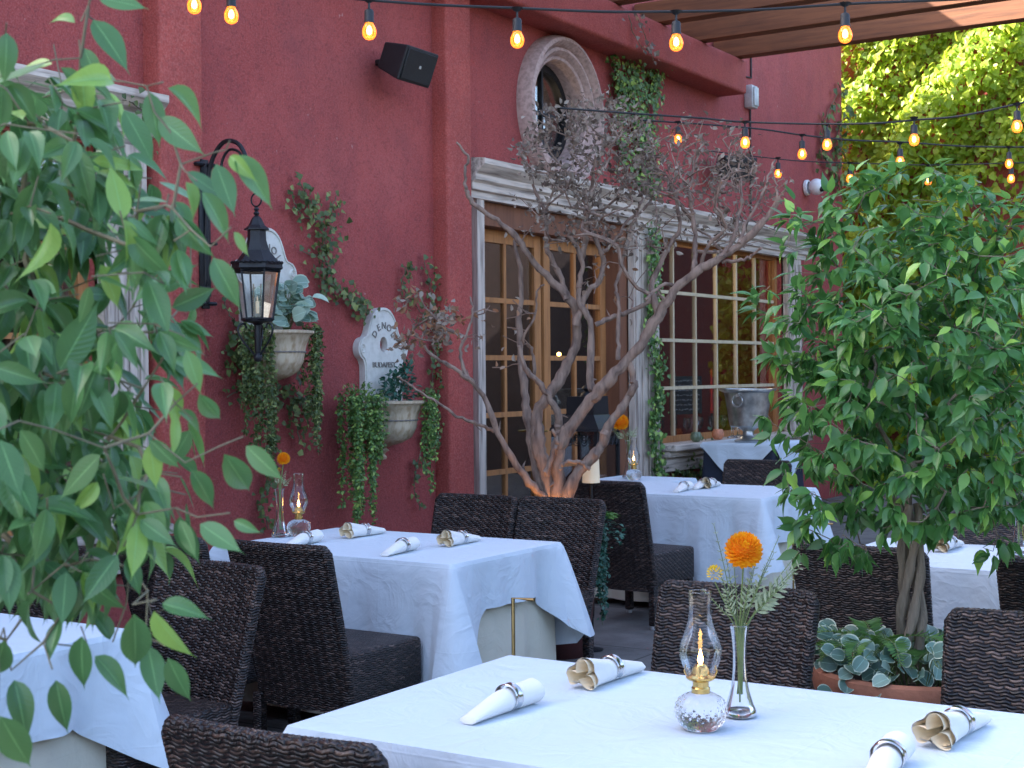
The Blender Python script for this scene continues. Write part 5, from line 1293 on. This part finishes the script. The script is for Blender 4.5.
# branches sketched through the crown
for (a, b_, d) in [(10, 380, 1.7), (40, 300, 1.65), (60, 380, 1.6), (95, 330, 1.6), (60, 220, 1.6), (75, 140, 1.55), (82, 60, 1.5), (88, 8, 1.5), (100, -20, 1.5), (110, 240, 1.55), (140, 180, 1.5), (150, 260, 1.5), (120, 420, 1.55), (160, 360, 1.5), (150, 470, 1.5), (60, 500, 1.55), (40, 580, 1.55), (90, 560, 1.5), (180, 480, 1.5), (150, 590, 1.45), (30, 120, 1.6), (20, 200, 1.65), (10, 640, 1.5)]:
    tp.append(D2(a, b_, d))
tp.sort(key=lambda q: np.linalg.norm(q-np.array(TL.p[4]))); TL.grow(tp, .035, .15, .2)
exp = [  # explicit outer leaves: base px, tip px, distance, width factor, tint
 ((75, 23), (46, 12), 1.5, .8), ((93, 20), (131, 68), 1.5, .3), ((84, 48), (101, 90), 1.5, .4), ((52, 64), (16, 66), 1.5, .85), ((98, -2), (149, 6), 1.5, .7), ((168, 88), (214, 118), 1.45, .6), ((150, 92), (160, 148), 1.45, .4), ((158, 118), (203, 154), 1.45, .4),
 ((124, 110), (156, 165), 1.5, .5), ((235, 155), (277, 205), 1.45, .65), ((230, 156), (252, 178), 1.45, .86), ((186, 172), (233, 202), 1.45, .5), ((216, 164), (236, 216), 1.45, .4), ((202, 192), (236, 241), 1.42, .5), ((234, 232), (250, 257), 1.42, .84), ((186, 182), (202, 216), 1.42, .8),
 ((176, 218), (211, 258), 1.45, .2), ((213, 258), (241, 309), 1.42, .3), ((160, 333), (198, 354), 1.45, .5), ((199, 394), (223, 428), 1.45, .6), ((178, 412), (211, 432), 1.45, .5), ((246, 446), (283, 482), 1.42, .3), ((224, 454), (257, 503), 1.42, .3), ((191, 470), (219, 510), 1.42, .3),
 ((200, 524), (242, 552), 1.42, .5), ((234, 521), (259, 533), 1.42, .5), ((162, 604), (207, 612), 1.40, .4), ((154, 611), (187, 668), 1.38, .95), ((134, 614), (138, 680), 1.40, .3), ((168, 658), (190, 706), 1.42, .3), ((95, 656), (132, 692), 1.45, .6), ((82, 636), (80, 694), 1.42, .2), ((56, 680), (66, 736), 1.42, .1),
 ((14, 680), (30, 740), 1.42, .1), ((0, 716), (34, 776), 1.3, .4), ((148, 646), (160, 702), 1.45, .3), ((112, 575), (64, 560), 1.5, .3), ((86, 578), (120, 615), 1.45, .3), ((66, 572), (62, 628), 1.45, .3), ((5, 560), (20, 600), 1.45, .3), ((4, 640), (-8, 690), 1.4, .3), ((110, 640), (92, 600), 1.5, .2),
 ((60, 620), (45, 660), 1.45, .2), ((30, 600), (22, 650), 1.45, .15), ((165, 285), (195, 260), 1.5, .3), ((148, 280), (170, 335), 1.45, .3), ((168, 215), (168, 275), 1.5, .9), ((60, 370), (100, 300), 1.45, .3), ((100, 455), (58, 500), 1.4, .2), ((20, 430), (50, 475), 1.35, .3), ((0, 440), (22, 500), 1.3, .2),
 ((100, 265), (125, 310), 1.5, .88), ((120, 540), (150, 500), 1.5, .3), ((180, 520), (196, 560), 1.45, .3), ((140, 520), (175, 545), 1.45, .3), ((0, 85), (8, 45), 1.6, .4), ((10, 100), (40, 140), 1.6, .3), ((186, 350), (203, 395), 1.45, .8), ((190, 430), (168, 470), 1.45, .3), ((150, 440), (180, 470), 1.42, .3)]
P, D, Nn, S, TT = [], [], [], [], []
bases = []
for (a, b_, d, tn) in exp:
    p = D2(*a, d); q = D2(*b_, d+rng.uniform(-.03, .03)); v = q-p; ln = np.linalg.norm(v); bases.append(p-nrm(v)*.006+[0, 0, .004]); P.append(p); D.append(v); S.append(ln*1.02); TT.append(tn)
    side = np.cross(nrm(v), fwd); Nn.append(-fwd+side*rng.uniform(-.8, .8)+np.array([0, 0, .5]))
bases.sort(key=lambda q: np.linalg.norm(q-np.array(TL.p[4]))); TL.grow(bases, .03, .12, .0)
att = []
def dens(px, py):   # how thick the crown is over the picture
    if px > 195: return 0
    d = 1.0
    if py < 70: d = .12 if px < 110 else 0
    elif py < 150: d = .75 if px < 110 else .35
    elif py > 620: d = .05
    elif py > 560: d = .45
    if px > 140: d *= .5
    if px > 165: d *= .5
    return d
while len(att) < 400:
    a, b_ = rng.uniform(-120, 195), rng.uniform(0, 760)
    if b_ > 640 and a > 20: continue
    if b_ > 600 and rng.random() < .6: continue
    if rng.random() < dens(a, b_): att.append(D2(a, b_, rng.uniform(1.42, 2.0)))
# the crown carries on outside the frame and behind
for _ in range(110): v = rng.normal(0, 1, 3); v = v/np.linalg.norm(v)*rng.uniform(.3, 1); att.append(np.array([pot[0], pot[1], 1.62])+v*[.26, .26, .55]+[-.14, .16, .05])
att.sort(key=lambda q: np.linalg.norm(q-np.array(TL.p[4]))); tips = TL.grow(att, .04, .2, .1, sag=.005)
c0 = np.array([pot[0], pot[1], 1.6])
for i in tips:
    j = i; k = 0
    while j > 0 and k < 3:
        q = TL.p[j]; out = nrm((q-c0)*[1, 1, .4])
        for _ in range(2 if k == 0 else 1):
            dr = nrm(out*.45+rv(1, .5)[0]+[0, 0, -.75]); P.append(q+dr*.01); D.append(dr); Nn.append(out*.9+np.array([0, 0, .8])+rv(1, .35)[0]); S.append(rng.uniform(.042, .068)); TT.append(rng.uniform(0, .74) if rng.random() < .86 else rng.uniform(.8, 1))
        j = TL.par[j]; k += 1
P = np.array(P); D = np.array(D); Nn = np.array(Nn); S = np.array(S); TT = np.array(TT)
mid_ = P+D/(np.linalg.norm(D, axis=1)[:, None])*S[:, None]*.5
vv = mid_-EYE; dep = vv@fwd; sxp = 512+F*(vv@RT)/dep; syp = 384-F*(vv@UP)/dep
ne = len(exp)
keep = np.ones(len(P), bool)
for i in range(ne, len(P)):
    if dep[i] > .2 and (sxp[i] > 200 or (syp[i] < 70 and sxp[i] > 20) or (syp[i] > 600 and sxp[i] > -40 and rng.random() < .85) or (syp[i] > 640 and sxp[i] > 20) or (syp[i] < 150 and sxp[i] > 125)): keep[i] = False
    if dep[i] < 1.15: keep[i] = False
crown = leaves('crown', 'ficus', 'big', P[keep], D[keep], Nn[keep], S[keep], TT[keep], None, rng.uniform(.0, 2.4, keep.sum()))
mb = MB(); TL.mesh(mb, .0009, 2.6, .02, 6); trunk = mb.build('trunk', 'twig')
inv = Matrix.Translation(-Vector(ff.location))
for o in (trunk, crown): o.parent = ff; o.matrix_parent_inverse = inv

# ================================================================== string lights
def make_bulb(parent, p, s):
    e = bpy.data.objects.new('bulb', None); COL.objects.link(e); e.parent = parent; e.location = p-np.array(parent.location); e.scale = (s, s, s)
    return e
SK = MB().lathe([(.004, .0), (.0045, -.030), (.013, -.034), (.0165, -.040), (.0165, -.072), (.018, -.074), (.018, -.080), (.001, -.081)], 16).lathe([(.001, .006), (.022, .004), (.012, -.006), (.005, -.010)], 12)
def bulbset(parent, p, s, first=[None]):
    if first[0] is None:
        a = SK.build('socket', 'blackp', parent)
        pr = smoothpath([(r, z, 0) for r, z in [(.014, -.078), (.016, -.085), (.0225, -.098), (.0245, -.111), (.021, -.126), (.012, -.135), (.001, -.138)]], 3)[:, :2]
        b_ = MB().lathe([tuple(q) for q in pr], 20).build('bulb', 'amberglass', parent)
        c = MB().lathe([(.001, -.088), (.006, -.092), (.010, -.104), (.009, -.115), (.001, -.121)], 10).build('filament', 'fil', b_)
        first[0] = (a, b_, c)
    else:
        a = first[0][0].copy(); b_ = first[0][1].copy(); c = first[0][2].copy()
        for o in (a, b_, c): COL.objects.link(o)
        a.parent = parent; b_.parent = parent; c.parent = b_
    for o in (a, b_): o.location = p-np.array(parent.location); o.scale = (s, s, s)
def amberglass():
    m = N('amber_bulb_glass'); m.t.nodes.remove(m.b); tr = m.n('ShaderNodeBsdfTransparent'); tr.inputs[0].default_value = (1, .62, .28, 1)
    gl = m.n('ShaderNodeBsdfGlossy'); gl.inputs['Roughness'].default_value = .05; fr = m.n('ShaderNodeFresnel'); fr.inputs[0].default_value = 1.5
    em = m.n('ShaderNodeEmission'); em.inputs[0].default_value = (1, .22, .03, 1); em.inputs[1].default_value = .16
    a = m.n('ShaderNodeMixShader'); m.l(fr.outputs[0], a.inputs[0]); m.l(tr.outputs[0], a.inputs[1]); m.l(gl.outputs[0], a.inputs[2])
    b_ = m.n('ShaderNodeAddShader'); m.l(a.outputs[0], b_.inputs[0]); m.l(em.outputs[0], b_.inputs[1]); m.l(b_.outputs[0], m.out.inputs[0]); return m.m
M['amberglass'] = amberglass()
def string(label, cable, bulbs, thick=.005):
    """cable: (px,py,D); bulbs: (px,py of cable point, D)"""
    c0 = at(*cable[0][:2], D=cable[0][2]); t = thing('string_light', label, 'string lights', c0, 0, 'festoon string lights')
    pts = smoothpath([at(a, b_, D=d) for a, b_, d in cable], 8)-c0; MB().tube(pts, thick, 7).build('cable', 'blackp', t)
    for (a, b_, d, s) in bulbs: bulbset(t, at(a, b_, D=d), s)
string('black festoon cable of large amber bulbs nearest the viewer along the top', [(180, -14, 4.9), (193, -12, 4.9), (231, -14, 4.95), (300, -7, 5), (369, 0, 5), (440, 5, 5.05), (517, 8, 5.1), (600, 11.5, 5.1), (676, 11.5, 5.1), (760, 9.5, 5.1), (845, 4, 5.1), (940, 0, 5.1), (1060, -6, 5.1)],
       [(194, -26, 5, 1), (231, -16, 5, 1), (369, 0, 5, 1), (517, 9, 5.1, 1), (676, 12, 5.1, 1), (845, 4, 5.1, 1)])
string('black festoon cable sagging to the right with four amber bulbs against the ivy', [(560, 108, 7.2), (640, 114, 7.2), (700, 118, 7.2), (745, 122, 7.2), (827, 124, 7), (880, 123, 6.8), (914, 120, 6.8), (960, 116, 6.7), (1017, 104, 6.6), (1060, 94, 6.6)],
       [(745, 122, 7.2, .95), (827, 124, 7.2, .95), (914, 118, 6.8, .95), (1017, 104, 6.6, .95)])
string('second festoon cable running right just below the sagging one', [(640, 120, 8.2), (700, 124, 8.2), (760, 129, 8.2), (802, 135, 8.2), (850, 140, 8.3), (900, 142, 8.3), (960, 146, 8.4), (1009, 147, 8.4), (1060, 147, 8.4)],
       [(802, 135, 8.2, 1), (900, 143, 8.3, 1), (678, 122, 8.2, .9), (1009, 147, 8.4, .9)])
string('lowest and farthest festoon cable with small bulbs in front of the far ivy', [(700, 150, 10), (752, 156, 10), (800, 161, 10), (850, 163, 10), (930, 165, 10), (1012, 163, 10), (1060, 162, 10)],
       [(778, 158, 10, 1), (850, 163, 10, 1), (928, 165, 10, 1), (1011, 163, 10, 1)], .004)
for im in (NF, NR): pass
